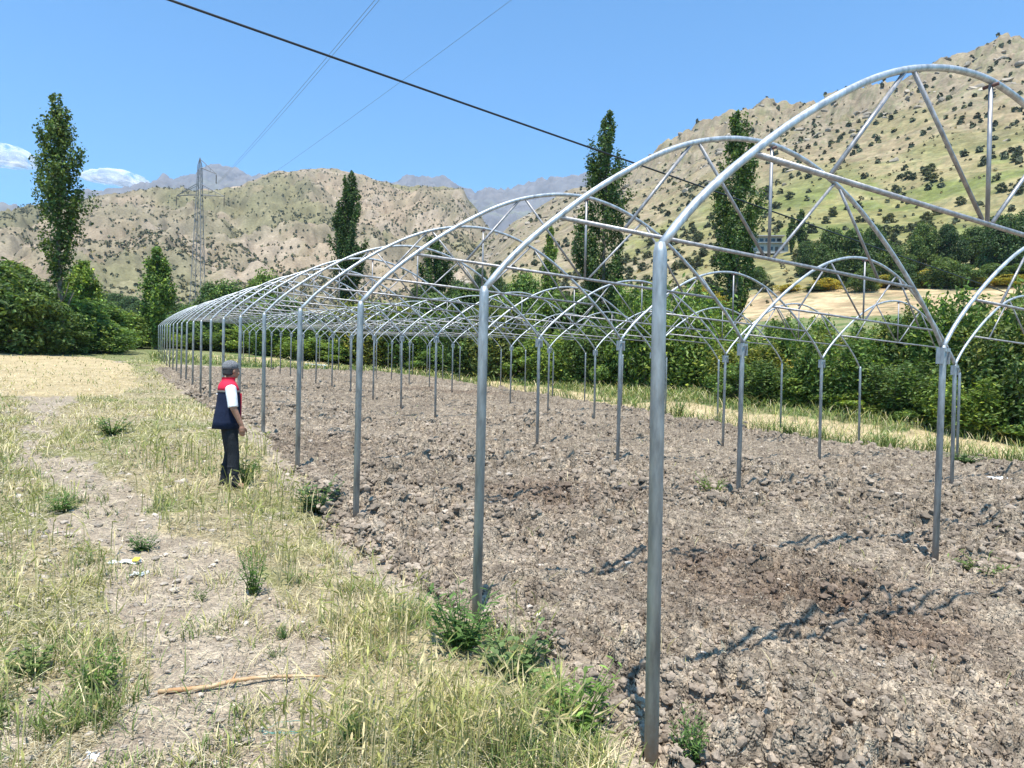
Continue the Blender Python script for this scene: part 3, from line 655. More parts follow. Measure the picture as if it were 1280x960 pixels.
# trees and broom on the lower slope above the straw field
ST = [(1006, 132, 292, 50, 0), (1034, 128, 276, 60, 0), (1062, 126, 280, 64, 0), (1092, 130, 276, 60, 0), (1112, 134, 300, 50, 0), (1148, 134, 272, 66, 0), (1182, 138, 270, 60, 0), (1216, 138, 276, 60, 0), (1250, 136, 262, 60, 0), (1286, 136, 255, 70, 0), (1128, 122, 318, 44, 1), (1166, 120, 322, 50, 1), (1196, 119, 318, 54, 0), (1180, 124, 318, 56, 1),
      (1240, 122, 318, 56, 0), (1272, 120, 322, 60, 1), (1046, 119, 318, 50, 0), (1076, 118, 326, 50, 1), (1018, 116, 362, 34, 0), (846, 130, 362, 50, 1), (884, 126, 346, 50, 1), (946, 134, 330, 40, 0), (702, 112, 352, 60, 1), (655, 118, 330, 44, 0), (616, 120, 322, 40, 0)]
for k, (px, d, yt, wp, q) in enumerate(sorted(ST)):
    place('broadleaf_tree', BRD[k % 2], px, d+20+(k*11) % 17, yt+(k*5) % 12, wp*(.52, .74, .62)[k % 3], 'round dark tree on the slope above the straw field, %s' % (ORD[k]+' from the left' if k < 12 else ORD[24-k]+' from the right'), 'tree', 'trees on the lower slope', 6., 5.2)
YB = [(1105, 114, 346, 30), (1140, 114, 348, 30), (1220, 114, 350, 36), (1258, 114, 346, 36), (1158, 112, 338, 26), (1032, 112, 350, 30), (985, 114, 358, 30), (905, 106, 372, 34), (560, 96, 380, 40), (640, 90, 395, 40), (880, 100, 358, 26), (800, 96, 380, 30)]
for k, (px, d, yt, wp) in enumerate(sorted(YB)):
    place('broom_bush', BROOM[0], px, d+33, yt-4, wp*1.15, 'yellow flowering broom bush on the lower slope, %s from the left' % ORD[k], 'bush', 'yellow broom on the lower slope', 2.4, 3.2)
# far valley trees under the middle hill
VT = [(128, 240, 362, 30), (146, 236, 362, 30), (165, 230, 366, 34), (182, 226, 372, 34), (222, 190, 376, 40), (372, 180, 388, 50), (600, 210, 330, 24), (570, 205, 345, 26), (520, 200, 355, 26), (618, 190, 336, 26), (640, 170, 350, 30)]
for k, (px, d, yt, wp) in enumerate(sorted(VT)):
    place('broadleaf_tree', BRD[0], px, d, yt, wp*1.2, 'small distant dark tree on the valley floor, %s from the left' % ORD[k], 'tree', 'distant trees on the valley floor', 6., 5.2)

_bm = bmesh.new(); bmesh.ops.create_icosphere(_bm, subdivisions=2, radius=1.); ICV = np.array([v.co[:] for v in _bm.verts]); ICF = np.array([[v.index for v in f.verts] for f in _bm.faces]); _bm.free()
def IVr(k):
    rg_ = np.random.RandomState(k % 23); V = ICV.copy()
    for _ in range(7):
        d = rg_.randn(3); d /= np.linalg.norm(d); V = V-np.maximum(0, V@d-(.35+.3*rg_.rand()))[:, None]*d*.95
    return V
# shrubs dotted over the right hill: the 300 that show largest stand on their own
SHR = [broad_mesh(361+k, 3., 3.4, (.105, .12, .065), n=700, size=.33, lobes=9, low=.1) for k in range(4)]
rng = np.random.RandomState(11); cand = []
while len(cand) < 1500:
    px = rng.uniform(560, 1420); r = math.exp(rng.uniform(math.log(150), math.log(598))); a = float(az_of(px, 300)); x, y = CAM[0]+r*math.sin(a), CAM[1]+r*math.cos(a)
    cl = float(fbm(np.array([x/30]), np.array([y/30]), 3, 71)[0])
    up = .25+.75*min(1, max(0, (r-260)/160)) if px > 900 else .7
    if rng.rand() > up*(.15+1.5*max(0, cl-.35)/.3): continue
    cand.append((rng.uniform(1.3, 4.1)*(.55+.45*min(1, r/330)), r, x, y))
cand.sort(key=lambda q: -q[0]/q[1])
for k, (s, r, x, y) in enumerate(cand[:300]):
    q = s/3.; tree('hillside_shrub', (x, y, Hs(x, y)-.15), SHR[k % 4], 'small round dark shrub dotted on the steep dry slope of the right hill', 'shrub', 'shrubs dotted over the right hill', (q, q, q*.95), rng.rand()*6.28)
def blobs(pts, seed, base):
    """merged low tufts of leaf faces, one small crown at each point"""
    rng = np.random.RandomState(seed); VV = []; FF = []; CC = []; b = 0
    for x, y, z, s, n in pts:
        d = rsphere(rng, n); d[:, 2] = np.abs(d[:, 2]); P = np.array([x, y, z])+d*np.array([s*.45, s*.45, s*.85])*(.5+.5*rng.rand(n))[:, None]
        N = d+rsphere(rng, n)*.5; N /= np.linalg.norm(N, axis=1)[:, None]
        V, F, c = leaves(P, N, np.full(n, s*.62), leafcol(rng, n, base, .25), rng, 1.2); VV.append(V); FF.append(F+b); CC.append(c); b += len(V)
    return np.concatenate(VV), np.concatenate(FF), np.concatenate(CC)
V, F, Cc = blobs([(x, y, Hs(x, y)-.1, s*.9, 16) for s, r, x, y in cand[300:]], 3, (.10, .11, .065))
tag(mesh_np('hillside_scrub', V, F, M['scrub'], col=Cc), kind='stuff')
rng = np.random.RandomState(12); n = 9000; px = rng.uniform(560, 1420, n); r = np.exp(rng.uniform(math.log(130), math.log(598), n)); a = az_of(px, 300); xx, yy = CAM[0]+r*np.sin(a), CAM[1]+r*np.cos(a)
keep = rng.rand(n) < np.clip((fbm(xx/26, yy/26, 3, 143)-.4)*3, .05, 1)*np.clip((r-140)/330, .12, 1); zz = H(xx, yy)
rk_ = rng.rand(n) < sstep(.46, .6, fbm(xx/22, yy/22, 3, 145)+.3*sstep(380, 560, r)-.1)*sstep(330, 470, r)*.22
VR, FR, CRk = [], [], []
for q_, k in enumerate(np.where(rk_)[0]):                       # broken ledges and boulders under the crest
    th = rng.rand()*6.28; q = IVr(q_)*rng.uniform(1.0, 3.4)*np.array([1.5, .9, .75]); c_, s_ = math.cos(th), math.sin(th)
    VR.append(np.stack([q[:, 0]*c_-q[:, 1]*s_+xx[k], q[:, 0]*s_+q[:, 1]*c_+yy[k], q[:, 2]+zz[k]], 1)); FR.append(ICF+len(ICV)*q_); CRk.append(np.repeat((np.array([.38, .315, .24])*rng.uniform(.65, 1.25))[None], len(ICV), 0))
tag(mesh_np('crest_boulders', np.concatenate(VR), np.concatenate(FR), M['rock'], col=np.concatenate(CRk)), kind='stuff')
V, F, Cc = blobs([(xx[k], yy[k], zz[k]-.1, rng.uniform(.5, 1.7), 7) for k in np.where(keep)[0]], 6, (.17, .15, .08)); tag(mesh_np('dry_scrub', V, F, M['scrub'], col=Cc), kind='stuff')
rng = np.random.RandomState(13); pts = []
n = 62000; px = rng.uniform(-150, 640, n); r = np.exp(rng.uniform(math.log(420), math.log(1296), n)); a = az_of(px, 300); xx, yy = CAM[0]+r*np.sin(a), CAM[1]+r*np.cos(a)
keep = rng.rand(n) < np.clip((fbm(xx/70, yy/70, 4, 141)-.38)*2.4, .16, 1)*np.clip(r/800, .35, 1); zz = HMID(xx, yy)
pts = [(xx[k], yy[k], zz[k]-.3, rng.uniform(1.4, 3.8), 7) for k in np.where(keep)[0]]
V, F, Cc = blobs(pts, 4, (.14, .14, .08)); tag(mesh_np('middle_hill_scrub', V, F, M['scrub'], col=Cc), kind='stuff')

# ------------------------------------------------------------------ house on the slope
wallm, roofm, glass = mat('house_wall', (.42, .40, .37), .9), mat('house_roof', (.36, .335, .30), .85), mat('window_glass', (.03, .04, .05), .15)
p = spot(959, 212); hs = empty('house', (p[0], p[1], p[2]-.3), -float(az_of(959, 300))+.25)
hs.scale = (.86, .86, .86); tag(hs, 'small grey flat roofed house with a dark window band on the right slope', 'house')
MB().box((-5.2, -3, 0), (5.2, 4, 3.3)).box((-5.0, -2.6, 3.3), (3.2, 4, 5.6)).build('wall', wallm, hs)
rf = MB().box((-5.8, -3.8, 5.603), (3.9, 4.6, 5.95)).build('roof', roofm, hs); MB().box((-3.5, .5, 5.953), (-2.7, 1.3, 6.8)).build('chimney', wallm, rf)
MB().box((-5.2, -3.9, 3.303), (5.4, -2.63, 3.42)).box((3.2, -2.6, 3.303), (5.4, 4, 3.42)).build('balcony', roofm, hs)
for wx in (-4.2, -2.3, -.4, 1.5):
    f = MB().box((wx, -2.66, 3.9), (wx+1.5, -2.605, 5.1)).build('window', roofm, hs); MB().box((wx+.1, -2.70, 4.0), (wx+1.4, -2.665, 5.0)).build('pane', glass, f)
for wx in (-4, -1, 2.6):
    f = MB().box((wx, -3.06, 1.0), (wx+1.3, -3.005, 2.3)).build('window', roofm, hs); MB().box((wx+.1, -3.10, 1.1), (wx+1.2, -3.065, 2.2)).build('pane', glass, f)
d = MB().box((.9, -3.06, .05), (1.9, -3.005, 2.2)).build('door', mat('door', (.12, .09, .07)), hs); MB().box((1.72, -3.12, 1.05), (1.78, -3.065, 1.2)).build('handle', roofm, d)

# ------------------------------------------------------------------ pylon and lines
PD = 118.; pb = spot(246, PD); PH = top_h(pb, 250, 197); steel = mat('pylon_steel', (.20, .195, .20), .65, .2)
py = empty('power_pylon', tuple(pb), 0); tag(py, 'tall steel lattice pylon behind the far left corner of the frame', 'pylon')
yaw_p = math.pi/2-float(az_of(246)); ex = np.array([RX[0], RX[1], 0]); ex /= np.linalg.norm(ex); ey = np.array([-ex[1], ex[0], 0])
def half(t): return .84*(1-t)**1.05+.20
def pt(sx, sy, t): return tuple(ex*sx*half(t)+ey*sy*half(t)+np.array([0, 0, PH*t]))
for sx, sy in ((-1, -1), (1, -1), (1, 1), (-1, 1)):
    MB().tube([pt(sx, sy, t) for t in (0, .25, .5, .75, .955)], .05, 6).build('leg', steel, py)
lt = MB(); ts = np.concatenate([np.linspace(0, .72, 11)**.92, np.linspace(.77, .955, 6)])
for a, b in zip(ts[:-1], ts[1:]):
    for (s1, s2) in (((-1, -1), (1, -1)), ((1, -1), (1, 1)), ((1, 1), (-1, 1)), ((-1, 1), (-1, -1))):
        lt.tube([pt(*s1, a), pt(*s2, b)], .022, 4).tube([pt(*s2, a), pt(*s1, b)], .022, 4).tube([pt(*s1, b), pt(*s2, b)], .022, 4)
lt.build('lattice', steel, py)
def arm(t, L, rise, drop):
    z = PH*t; tip = ex*L+np.array([0, 0, z-drop]); m = MB(); s = np.sign(L)
    for sy in (-1, 1):
        m.tube([ex*s*half(t)+ey*sy*half(t)+np.array([0, 0, z]), tip], .05, 5).tube([ex*s*half(t)+ey*sy*half(t)+np.array([0, 0, z+rise]), tip], .05, 5)
    for q in (.3, .6):
        a = ex*s*half(t)+np.array([0, 0, z]); b = ex*s*half(t)+np.array([0, 0, z+rise]); m.tube([a+(tip-a)*q, b+(tip-b)*q], .035, 4)
    o = m.build('arm', steel, py)
    ins = MB(); P = tip+np.array([0, 0, -.1])
    ins.tube([P, P+np.array([0, 0, -1.5])], .05, 6)
    for q in range(6): ins.rings([(P[0], P[1], P[2]-.2-q*.2, .13, .13), (P[0], P[1], P[2]-.27-q*.2, .05, .05)], 8)
    ins.build('insulator', mat('insulator', (.16, .12, .11), .3), o)
    return np.array(pb)+P+np.array([0, 0, -1.5])
pk = MB().tube([pt(-1, -1, .955), tuple(np.array([0, 0, PH]))], .06, 5).tube([pt(1, -1, .955), tuple(np.array([0, 0, PH]))], .06, 5).tube([pt(1, 1, .955), (0, 0, PH)], .06, 5).tube([pt(-1, 1, .955), (0, 0, PH)], .06, 5)
pk.build('peak', steel, py)
tA = arm(.945, 2.6, 1.2, .9); tB = arm(.80, 3.9, 1.6, .2); tC = arm(.80, -3.6, 1.6, .2)
def wire(name, A, B, rad, sag, label, m, n=40):
    A, B = np.array(A), np.array(B); P = [tuple(A+(B-A)*t-np.array([0, 0, 4*sag*t*(1-t)])) for t in np.linspace(0, 1, n)]
    return tag(MB().tube(P, rad, 6).build(name, m, None, True), label, 'power line')
wm = mat('wire_grey', (.22, .23, .25), .5, .5); bk = mat('cable_black', (.012, .012, .014), .5)
def along(x, y, D): d = ray(x, y); return CAM+d/np.hypot(d[0], d[1])*D
B1 = along(497, -34, 34); wire('power_line', tA, B1, .013, .25, 'left one of the thin pair of wires rising from the pylon', wm)
wire('power_line', tA+np.array([.25, 0, .1]), B1+ex*.22, .013, .35, 'right one of the thin pair of wires rising from the pylon', wm)
wire('power_line', tB, along(690, -38, 40), .013, .3, 'single thin grey wire running from the pylon to the top centre', wm)
cA, cB = along(110, -36, 17.), along(1500, 448, 92.)
o = wire('black_cable', cA, cB, .029, .1, 'thick black cable sagging across the whole sky above the frame', bk, 60)
o['category'] = 'cable'

# ------------------------------------------------------------------ clouds
cm = mat('cloud_white', (.95, .95, .95), 1., 0, 0); b = cm.node_tree.nodes['Principled BSDF']; tr_ = nd(cm, 'ShaderNodeBsdfTransparent'); mx = nd(cm, 'ShaderNodeMixShader')
g = nd(cm, 'ShaderNodeNewGeometry'); b.inputs['Base Color'].default_value = (.95, .95, .95, 1); tl = nd(cm, 'ShaderNodeBsdfTranslucent'); tl.inputs[0].default_value = (.97, .97, .97, 1); m5 = nd(cm, 'ShaderNodeMixShader'); m5.inputs[0].default_value = .55; lk(cm, b.outputs[0], m5.inputs[1]); lk(cm, tl.outputs[0], m5.inputs[2])
nn = noise(cm, .006, 5, .6, g.outputs['Position']); lk(cm, ramp(cm, nn.outputs[0], [(.40, (.05,)*3), (.58, (.85,)*3)]), mx.inputs[0])
lk(cm, tr_.outputs[0], mx.inputs[1]); lk(cm, m5.outputs[0], mx.inputs[2]); lk(cm, mx.outputs[0], cm.node_tree.nodes['Material Output'].inputs[0])
def cloud(px, py_, D, wpx, hpx, seed, label):
    """nested billowing shells of thin white vapour"""
    c = along(px, py_, D); sx, sz = wpx/CF*D, hpx/CF*D; bm = bmesh.new(); bmesh.ops.create_icosphere(bm, subdivisions=4, radius=1.); V0 = np.array([v.co[:] for v in bm.verts]); F0 = np.array([[v.index for v in f.verts] for f in bm.faces]); bm.free()
    VV, FF = [], []
    for q in range(2):
        k = .62+.34*q; V = V0*(k*(.62+.8*fbm(V0[:, 0]*1.6+seed+V0[:, 2]*.7, V0[:, 1]*1.6+V0[:, 2]*1.3+q*.07, 4, 7)))[:, None]
        V[:, 2] = np.where(V[:, 2] < 0, V[:, 2]*.22, V[:, 2]); VV.append(V*np.array([sx*.55, sx*.4, sz*.6])); FF.append(F0+q*len(V0))
    o = mesh_np('cloud', np.concatenate(VV), np.concatenate(FF), cm, smooth=True, loc=tuple(c)); o.rotation_euler = (0, 0, -float(az_of(px)))
    return tag(o, label, 'cloud', None, 'structure')
cloud(10, 203, 9500, 44, 27, 1.3, 'soft white cloud at the left edge of the sky')
cloud(143, 226, 9500, 56, 18, 4.1, 'flat white cloud sitting on the far ridge')
# ------------------------------------------------------------------ person beside the frame
def remeshed(name, mb, vox, mtl, parent, smooth_it=2):
    """fuse overlapping tapered tubes into one continuous surface"""
    o = link(name, mb.mesh(name)); md = o.modifiers.new('r', 'REMESH'); md.mode = 'VOXEL'; md.voxel_size = vox; md.use_smooth_shade = True
    if smooth_it: s = o.modifiers.new('s', 'SMOOTH'); s.factor = .5; s.iterations = smooth_it
    dg = bpy.context.evaluated_depsgraph_get(); m = bpy.data.meshes.new_from_object(o.evaluated_get(dg)); old = o.data
    bpy.data.objects.remove(o); m.materials.clear(); m.materials.append(mtl); m.name = name
    return link(name, m, parent)
def cloth(name, col, rough=.85, sc_=60, amt=.25):
    m = mat(name, col, rough, 0, .2); b = m.node_tree.nodes['Principled BSDF']; tc = nd(m, 'ShaderNodeTexCoord')
    n = noise(m, sc_, 4, .6, tc.outputs['Object']); lk(m, ramp(m, n.outputs[0], [(.3, tuple(c*(1-amt) for c in col)), (.7, tuple(c*(1+amt) for c in col))]), b.inputs['Base Color'])
    n2 = noise(m, 9, 3, .5, tc.outputs['Object']); bp = nd(m, 'ShaderNodeBump'); bp.inputs['Strength'].default_value = .6; bp.inputs['Distance'].default_value = .02
    lk(m, n2.outputs[0], bp.inputs['Height']); lk(m, bp.outputs[0], b.inputs['Normal']); return m
skin = cloth('skin', (.36, .19, .125), .55, 40, .12); hair = cloth('grey_hair', (.16, .16, .165), .9, 70, .6); navy = cloth('navy_cloth', (.012, .018, .042)); red = cloth('red_cloth', (.62, .025, .06), .8, 50, .12)
white = cloth('white_cloth', (.80, .80, .80), .8, 50, .06); black = cloth('black_denim', (.022, .024, .028), .9, 80, .4); shoe = cloth('shoe_black', (.015, .014, .014), .6); grey = cloth('grey_piping', (.45, .44, .46), .8, 50, .1); eyem = mat('eye', (.02, .015, .012), .2)
pg = ground_at(285, 611); pe = empty('person', (pg[0], pg[1], pg[2]-.01), -R(90)); pe.scale = (.94, .94, .94)
tag(pe, 'person in navy vest with red shoulders and black trousers, standing beside the posts', 'person')
hipz = .92
LEG = {-1: [(-.09, 0, .93), (-.10, .035, .50), (-.105, -.03, .09)], 1: [(.09, 0, .93), (.095, .05, .50), (.10, .05, .09)]}
ARM = {-1: [(-.178, -.01, 1.395), (-.245, .02, 1.14), (-.23, .13, .90)], 1: [(.178, -.01, 1.395), (.25, .02, 1.14), (.235, .13, .90)]}
b = MB(); b.rings([(0, 0, .86, .15, .11), (0, 0, .95, .165, .12), (0, .01, 1.08, .155, .12), (0, 0, 1.22, .17, .12), (0, -.01, 1.36, .185, .11), (0, -.02, 1.44, .14, .085), (0, -.015, 1.48, .07, .065), (0, 0, 1.52, .056, .058), (0, .015, 1.60, .056, .06)], 20)
hb_ = MB()
hb_.rings([(0, .055, 1.535, .025, .03), (0, .05, 1.55, .05, .06), (0, .04, 1.585, .066, .083), (0, .03, 1.63, .074, .094), (0, .022, 1.68, .076, .097), (0, .015, 1.72, .066, .085), (0, .01, 1.75, .04, .055), (0, .01, 1.762, .012, .016)], 20)
hb_.tube([(0, .115, 1.66), (0, .135, 1.632), (0, .128, 1.618), (0, .11, 1.615)], [.009, .015, .017, .012], 8)                 # nose
hb_.tube([(-.022, .116, 1.583), (0, .122, 1.584), (.022, .116, 1.583)], .008, 6)                                           # mouth
for s in (-1, 1):
    hb_.ball((s*.077, .012, 1.635), (.012, .022, .034), 8, 6); hb_.ball((s*.045, .095, 1.605), (.025, .02, .022), 8, 6); hb_.tube([(s*.015, .114, 1.672), (s*.035, .113, 1.676), (s*.052, .1, 1.670)], .009, 6)
HT = math.cos(.42), math.sin(.42)
def turn(mb):                                                     # the head looks over the field, turned on the neck
    mb.v = [(q[0]*HT[0]-q[1]*HT[1], q[0]*HT[1]+q[1]*HT[0], q[2]) for q in mb.v]; return mb
turn(hb_); b.add(hb_.v, hb_.f)
for s in (-1, 1):
    b.tube(LEG[s], [.088, .06, .042], 12); b.tube([LEG[s][2], (LEG[s][2][0]*1.1, LEG[s][2][1]+.14, .045)], [.045, .04], 10)
    b.tube([(s*.11, 0, 1.40)]+ARM[s], [.055, .054, .045, .031], 12)
    wr = np.array(ARM[s][2]); hdv = np.array([0, .10, -.99]); pal = wr+hdv*.05
    b.tube([wr, wr+hdv*.035, wr+hdv*.085], [.028, .038, .036], 10)
    for k, (off, L) in enumerate(((.030, .072), (.010, .08), (-.010, .075), (-.029, .058))):               # four fingers curling
        q = wr+hdv*.075+np.array([0, off, 0]); q2 = q+np.array([-s*.006, 0, -L*.55]); q3 = q2+np.array([-s*.022, .0, -L*.38])
        b.tube([q, q2, q3], [.0105, .0095, .0085], 8)
    q = wr+hdv*.03+np.array([0, .03, 0]); b.tube([q, q+np.array([-s*.008, .03, -.03]), q+np.array([-s*.015, .035, -.065])], [.014, .012, .010], 8)  # thumb
body = remeshed('body', b, .0065, skin, pe)
for s in (-1, 1): turn(MB().ball((s*.031, .108, 1.655), (.011, .007, .007), 8, 6)).build('eye', eyem, body, True)
hb = MB().rings([(0, -.035, 1.575, .058, .05), (0, -.026, 1.60, .075, .074), (0, -.014, 1.65, .083, .088), (0, -.006, 1.69, .085, .092), (0, -.004, 1.70, .05, .06)], 20)
remeshed('hair', turn(hb), .007, cloth('dark_hair', (.05, .048, .048), .9, 70, .5), pe, 1)
cp = MB().rings([(0, -.004, 1.668, .087, .106), (0, .0, 1.70, .093, .114), (0, .006, 1.735, .088, .108), (0, .006, 1.765, .066, .082), (0, .004, 1.785, .03, .04), (0, .004, 1.79, .008, .01)], 22)
cp.rings([(0, .085, 1.672, .066, .075), (0, .085, 1.684, .064, .072)], 18)
remeshed('cap', turn(cp), .007, hair, pe, 1)
t = MB().rings([(0, 0, .86, .165, .125), (0, 0, .96, .178, .132), (0, .0, 1.03, .17, .128)], 18)
for s in (-1, 1):
    L = LEG[s]; t.tube([(s*.085, 0, .93), (s*.093, .015, .72), L[1], (s*.1, L[1][1]*.5+L[2][1]*.5, .30), (L[2][0], L[2][1], .07)], [.108, .096, .078, .076, .07], 14)
    for q in (.16, .24, .33): t.rings([(L[2][0], L[2][1]*(1-q)+.01, q-.02, .064, .064), (L[2][0], L[2][1]*(1-q)+.01, q, .081, .081), (L[2][0], L[2][1]*(1-q)+.01, q+.025, .062, .062)], 12)
remeshed('trousers', t, .01, black, pe, 1)
for s in (-1, 1):
    a = LEG[s][2]; m = MB().rings([(a[0], a[1]+.045, 0, .048, .135), (a[0], a[1]+.045, .035, .05, .138), (a[0], a[1]+.03, .07, .046, .11), (a[0], a[1]-.005, .11, .044, .055)], 16); remeshed('shoe', m, .008, shoe, pe, 1)
for s in (-1, 1):
    A = ARM[s]; m = MB().tube([(s*.12, -.01, 1.405), (s*.180, -.01, 1.40), (s*.214, .004, 1.28), (s*.242, .016, 1.15)], [.066, .074, .070, .066], 14); remeshed('shirt_sleeve', m, .008, white, pe, 2)
vr = [(0, -.04, .85, .212, .186), (0, -.034, .95, .209, .176), (0, -.02, 1.1, .205, .162), (0, -.012, 1.24, .20, .15), (0, -.012, 1.32, .197, .145), (0, -.012, 1.36, .198, .140)]
def shell(Rg, th, n=28, wob=0., gap=0.):
    V = []; F = []; m = len(Rg)
    for layer in (0, 1):
        for (cx, cy, z, rx, ry) in Rg:
            for k in range(n):
                q = math.pi/2+gap+(2*math.pi-2*gap)*k/(n-1); w_ = 1+wob*math.sin(q*7+z*5)*max(0, 1.3-z)
                V.append((cx+(rx-th*layer)*w_*math.cos(q), cy+(ry-th*layer)*w_*math.sin(q), z))
    for layer in (0, 1):
        for i in range(m-1):
            for k in range(n-1):
                a0 = layer*m*n+i*n+k; f = (a0, a0+1, a0+n+1, a0+n); F.append(f if not layer else f[::-1])
    for i in (0, m-1):
        for k in range(n-1): a0 = i*n+k; F.append((a0, a0+m*n, a0+m*n+1, a0+1))
    for k in (0, n-1):
        for i in range(m-1): a0 = i*n+k; F.append((a0, a0+n, a0+n+m*n, a0+m*n))
    return MB().add(V, F)
vest = shell(vr, .014, 40, .05, .12).build('vest', navy, pe, True)
shell([(0, -.012, 1.352, .203, .147), (0, -.014, 1.376, .206, .143)], .012, 40, 0, .12).build('piping', grey, vest, True)
shell([(0, -.014, 1.372, .206, .142), (0, -.018, 1.41, .212, .134), (0, -.022, 1.452, .20, .118), (0, -.022, 1.485, .135, .098), (0, -.02, 1.505, .088, .086), (0, -.014, 1.552, .086, .088)], .012, 40, 0, .1).build('shoulder_yoke', red, vest, True)
for s in (-1, 1): MB().box((s*.035-.012, .135, .9), (s*.035+.012, .152, 1.33)).build('front_trim', red, vest)
MB().box((-.05, -.166, 1.315), (.045, -.158, 1.33)).build('back_mark', white, vest)

# ------------------------------------------------------------------ loose clods on the soil
def ico(sub):
    bm = bmesh.new(); bmesh.ops.create_icosphere(bm, subdivisions=sub, radius=1.); V = np.array([v.co[:] for v in bm.verts]); F = np.array([[v.index for v in f.verts] for f in bm.faces]); bm.free(); return V, F
IV, IF = ico(2)
def lump(seed):
    V = IV.copy(); k = .62+.75*fbm(V[:, 0]*1.3+seed*3.1+V[:, 2], V[:, 1]*1.3+seed*1.7-V[:, 2], 3, seed); c, _ = worley(V[:, 0]*1.6+seed, V[:, 1]*1.6+V[:, 2]*1.3, seed)
    rg_ = np.random.RandomState(seed+900)
    V = V*(k*(.55+.75*c))[:, None]*np.array([1.15, .9, .7])
    for _ in range(5):                                            # broken faces
        d = rg_.randn(3); d /= np.linalg.norm(d); lim = .38+.25*rg_.rand(); o_ = V@d; V = V-np.maximum(0, o_-lim)[:, None]*d*.92
    return V*(1+.12*(rg_.rand(len(V), 1)-.5))
LUMPS = [lump(s) for s in range(14)]
rng = np.random.RandomState(21)
n = 150000; r = np.exp(rng.uniform(math.log(2.4), math.log(34), n)); a = rng.uniform(R(-8), R(78), n); x, y = CAM[0]+r*np.sin(a), CAM[1]+r*np.cos(a)
k = inpoly(x, y, SOIL); x, y, r = x[k], y[k], r[k]; s = np.clip(.0088*rng.rand(len(x))**-.52, .0075, .040)*np.clip(r/6, .8, 1.6)
s = s*(.65+.65*sstep(.30, .68, fbm(x*.55+y*.2, y*.55, 3, 19))); k = s > r*.0017; x, y, r, s = x[k], y[k], r[k], s[k]
ex_ = []                                                          # earth heaped round the feet of the nearer posts
for q_ in range(9):
    for i_ in range(4):
        bx, by = i_*WID, (-D0 if q_ == 0 else (q_-1)*SP)
        if math.hypot(bx-CAM[0], by-CAM[1]) < 22: ex_ += [(bx+math.cos(t)*d, by+math.sin(t)*d, rng.uniform(.012, .034)) for t, d in zip(rng.rand(22)*6.28, .055+.20*rng.rand(22)**1.5)]
ex_ = np.array(ex_); x = np.concatenate([x, ex_[:, 0]]); y = np.concatenate([y, ex_[:, 1]]); s = np.concatenate([s, ex_[:, 2]]); r = np.hypot(x-CAM[0], y-CAM[1])
zz = H(x, y)+clod_h(x, y)*.9*inpoly(x, y, SOIL); cc = soil_col(x, y, None)*(.66+.50*rng.rand(len(x)))[:, None]
JV, JF = ico(1)
SMALL = [JV*(.6+.7*np.random.RandomState(70+q).rand(len(JV), 1))*np.array([1.15, .9, .75]) for q in range(14)]
def clods(sel, shapes, faces):
    idx = np.where(sel)[0]; nv = len(shapes[0]); L_ = np.array(shapes)[idx % 14]*s[idx][:, None, None]; th = rng.rand(len(idx))*6.28; c_, s_ = np.cos(th)[:, None], np.sin(th)[:, None]
    V = np.stack([L_[:, :, 0]*c_-L_[:, :, 1]*s_+x[idx][:, None], L_[:, :, 0]*s_+L_[:, :, 1]*c_+y[idx][:, None], L_[:, :, 2]+(zz[idx]+s[idx]*.28)[:, None]], 2)
    F = faces[None]+(np.arange(len(idx))*nv)[:, None, None]; return V.reshape(-1, 3), F.reshape(-1, 3), np.repeat(cc[idx], nv, 0)
big = s > r*.0042
V1, F1, C1 = clods(big, LUMPS, IF); V2, F2, C2 = clods(~big, SMALL, JF)
tag(mesh_np('soil_clods', np.concatenate([V1, V2]), np.concatenate([F1, F2+len(V1)]), M['clod'], smooth=False, col=np.concatenate([C1, C2])), kind='stuff')


# ------------------------------------------------------------------ grass
def blades(x, y, z, h, wd, col, rng, bend=.5, flop=0.):
    """three-segment tapering blades, each a strip of quads"""
    n = len(x); th = rng.rand(n)*6.283; dx, dy = np.cos(th), np.sin(th); be = bend*(.3+rng.rand(n))*h+flop*h*rng.rand(n)
    px_, py_ = -dy, dx; rows = []
    for t, wk in ((0, .8), (.45, 1.), (.8, .7), (1., .08)):
        cx = x+dx*be*t*t; cy = y+dy*be*t*t; czz = z+h*t*(1-.25*t*np.minimum(1, be/np.maximum(h, 1e-3)))
        for sg in (-1, 1): rows.append(np.stack([cx+sg*px_*wd*wk*.5, cy+sg*py_*wd*wk*.5, czz], 1))
    V = np.stack(rows, 1).reshape(-1, 3); base = np.arange(n)[:, None]*8
    F = (base[:, :, None]+np.array([[0, 1, 3, 2], [2, 3, 5, 4], [4, 5, 7, 6]])[None]).reshape(-1, 4)
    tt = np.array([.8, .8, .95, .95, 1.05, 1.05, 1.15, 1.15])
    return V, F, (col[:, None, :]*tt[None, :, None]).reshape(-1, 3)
def density(x, y):
    soil, strip, left, straw = zones(x, y); az, r = polar(x, y); n1 = fbm(x*.9, y*.9, 3, 151); n2 = fbm(x*3.2, y*3.2, 3, 153)
    pat = np.clip((n1*.6+n2*.6-.42)*4.2, 0.03, 1)
    pb = np.clip((n2-.36)*5, .05, 1)
    d = np.where(strip, (.10+.50*pat)*np.clip((n2-.40)*5, .04, 1), np.where(left, (.10+.5*pat)*pb, np.clip((n2-.60)*3, .02, .4)))
    d = np.where(straw, .06, d); rs = np.interp(az, _rsaz, RS_R); beyond = (r > rs*.99) & (az > .03)
    d = np.where(beyond, np.where(straw, .15, .55+.45*pat), d)
    d = np.where(inpoly(x, y, CLEAR), d*.12, d)
    d = np.where(soil, .006*(fbm(x*.8, y*.8, 2, 157) > .5), d)
    return d, strip, left, beyond, n1, n2
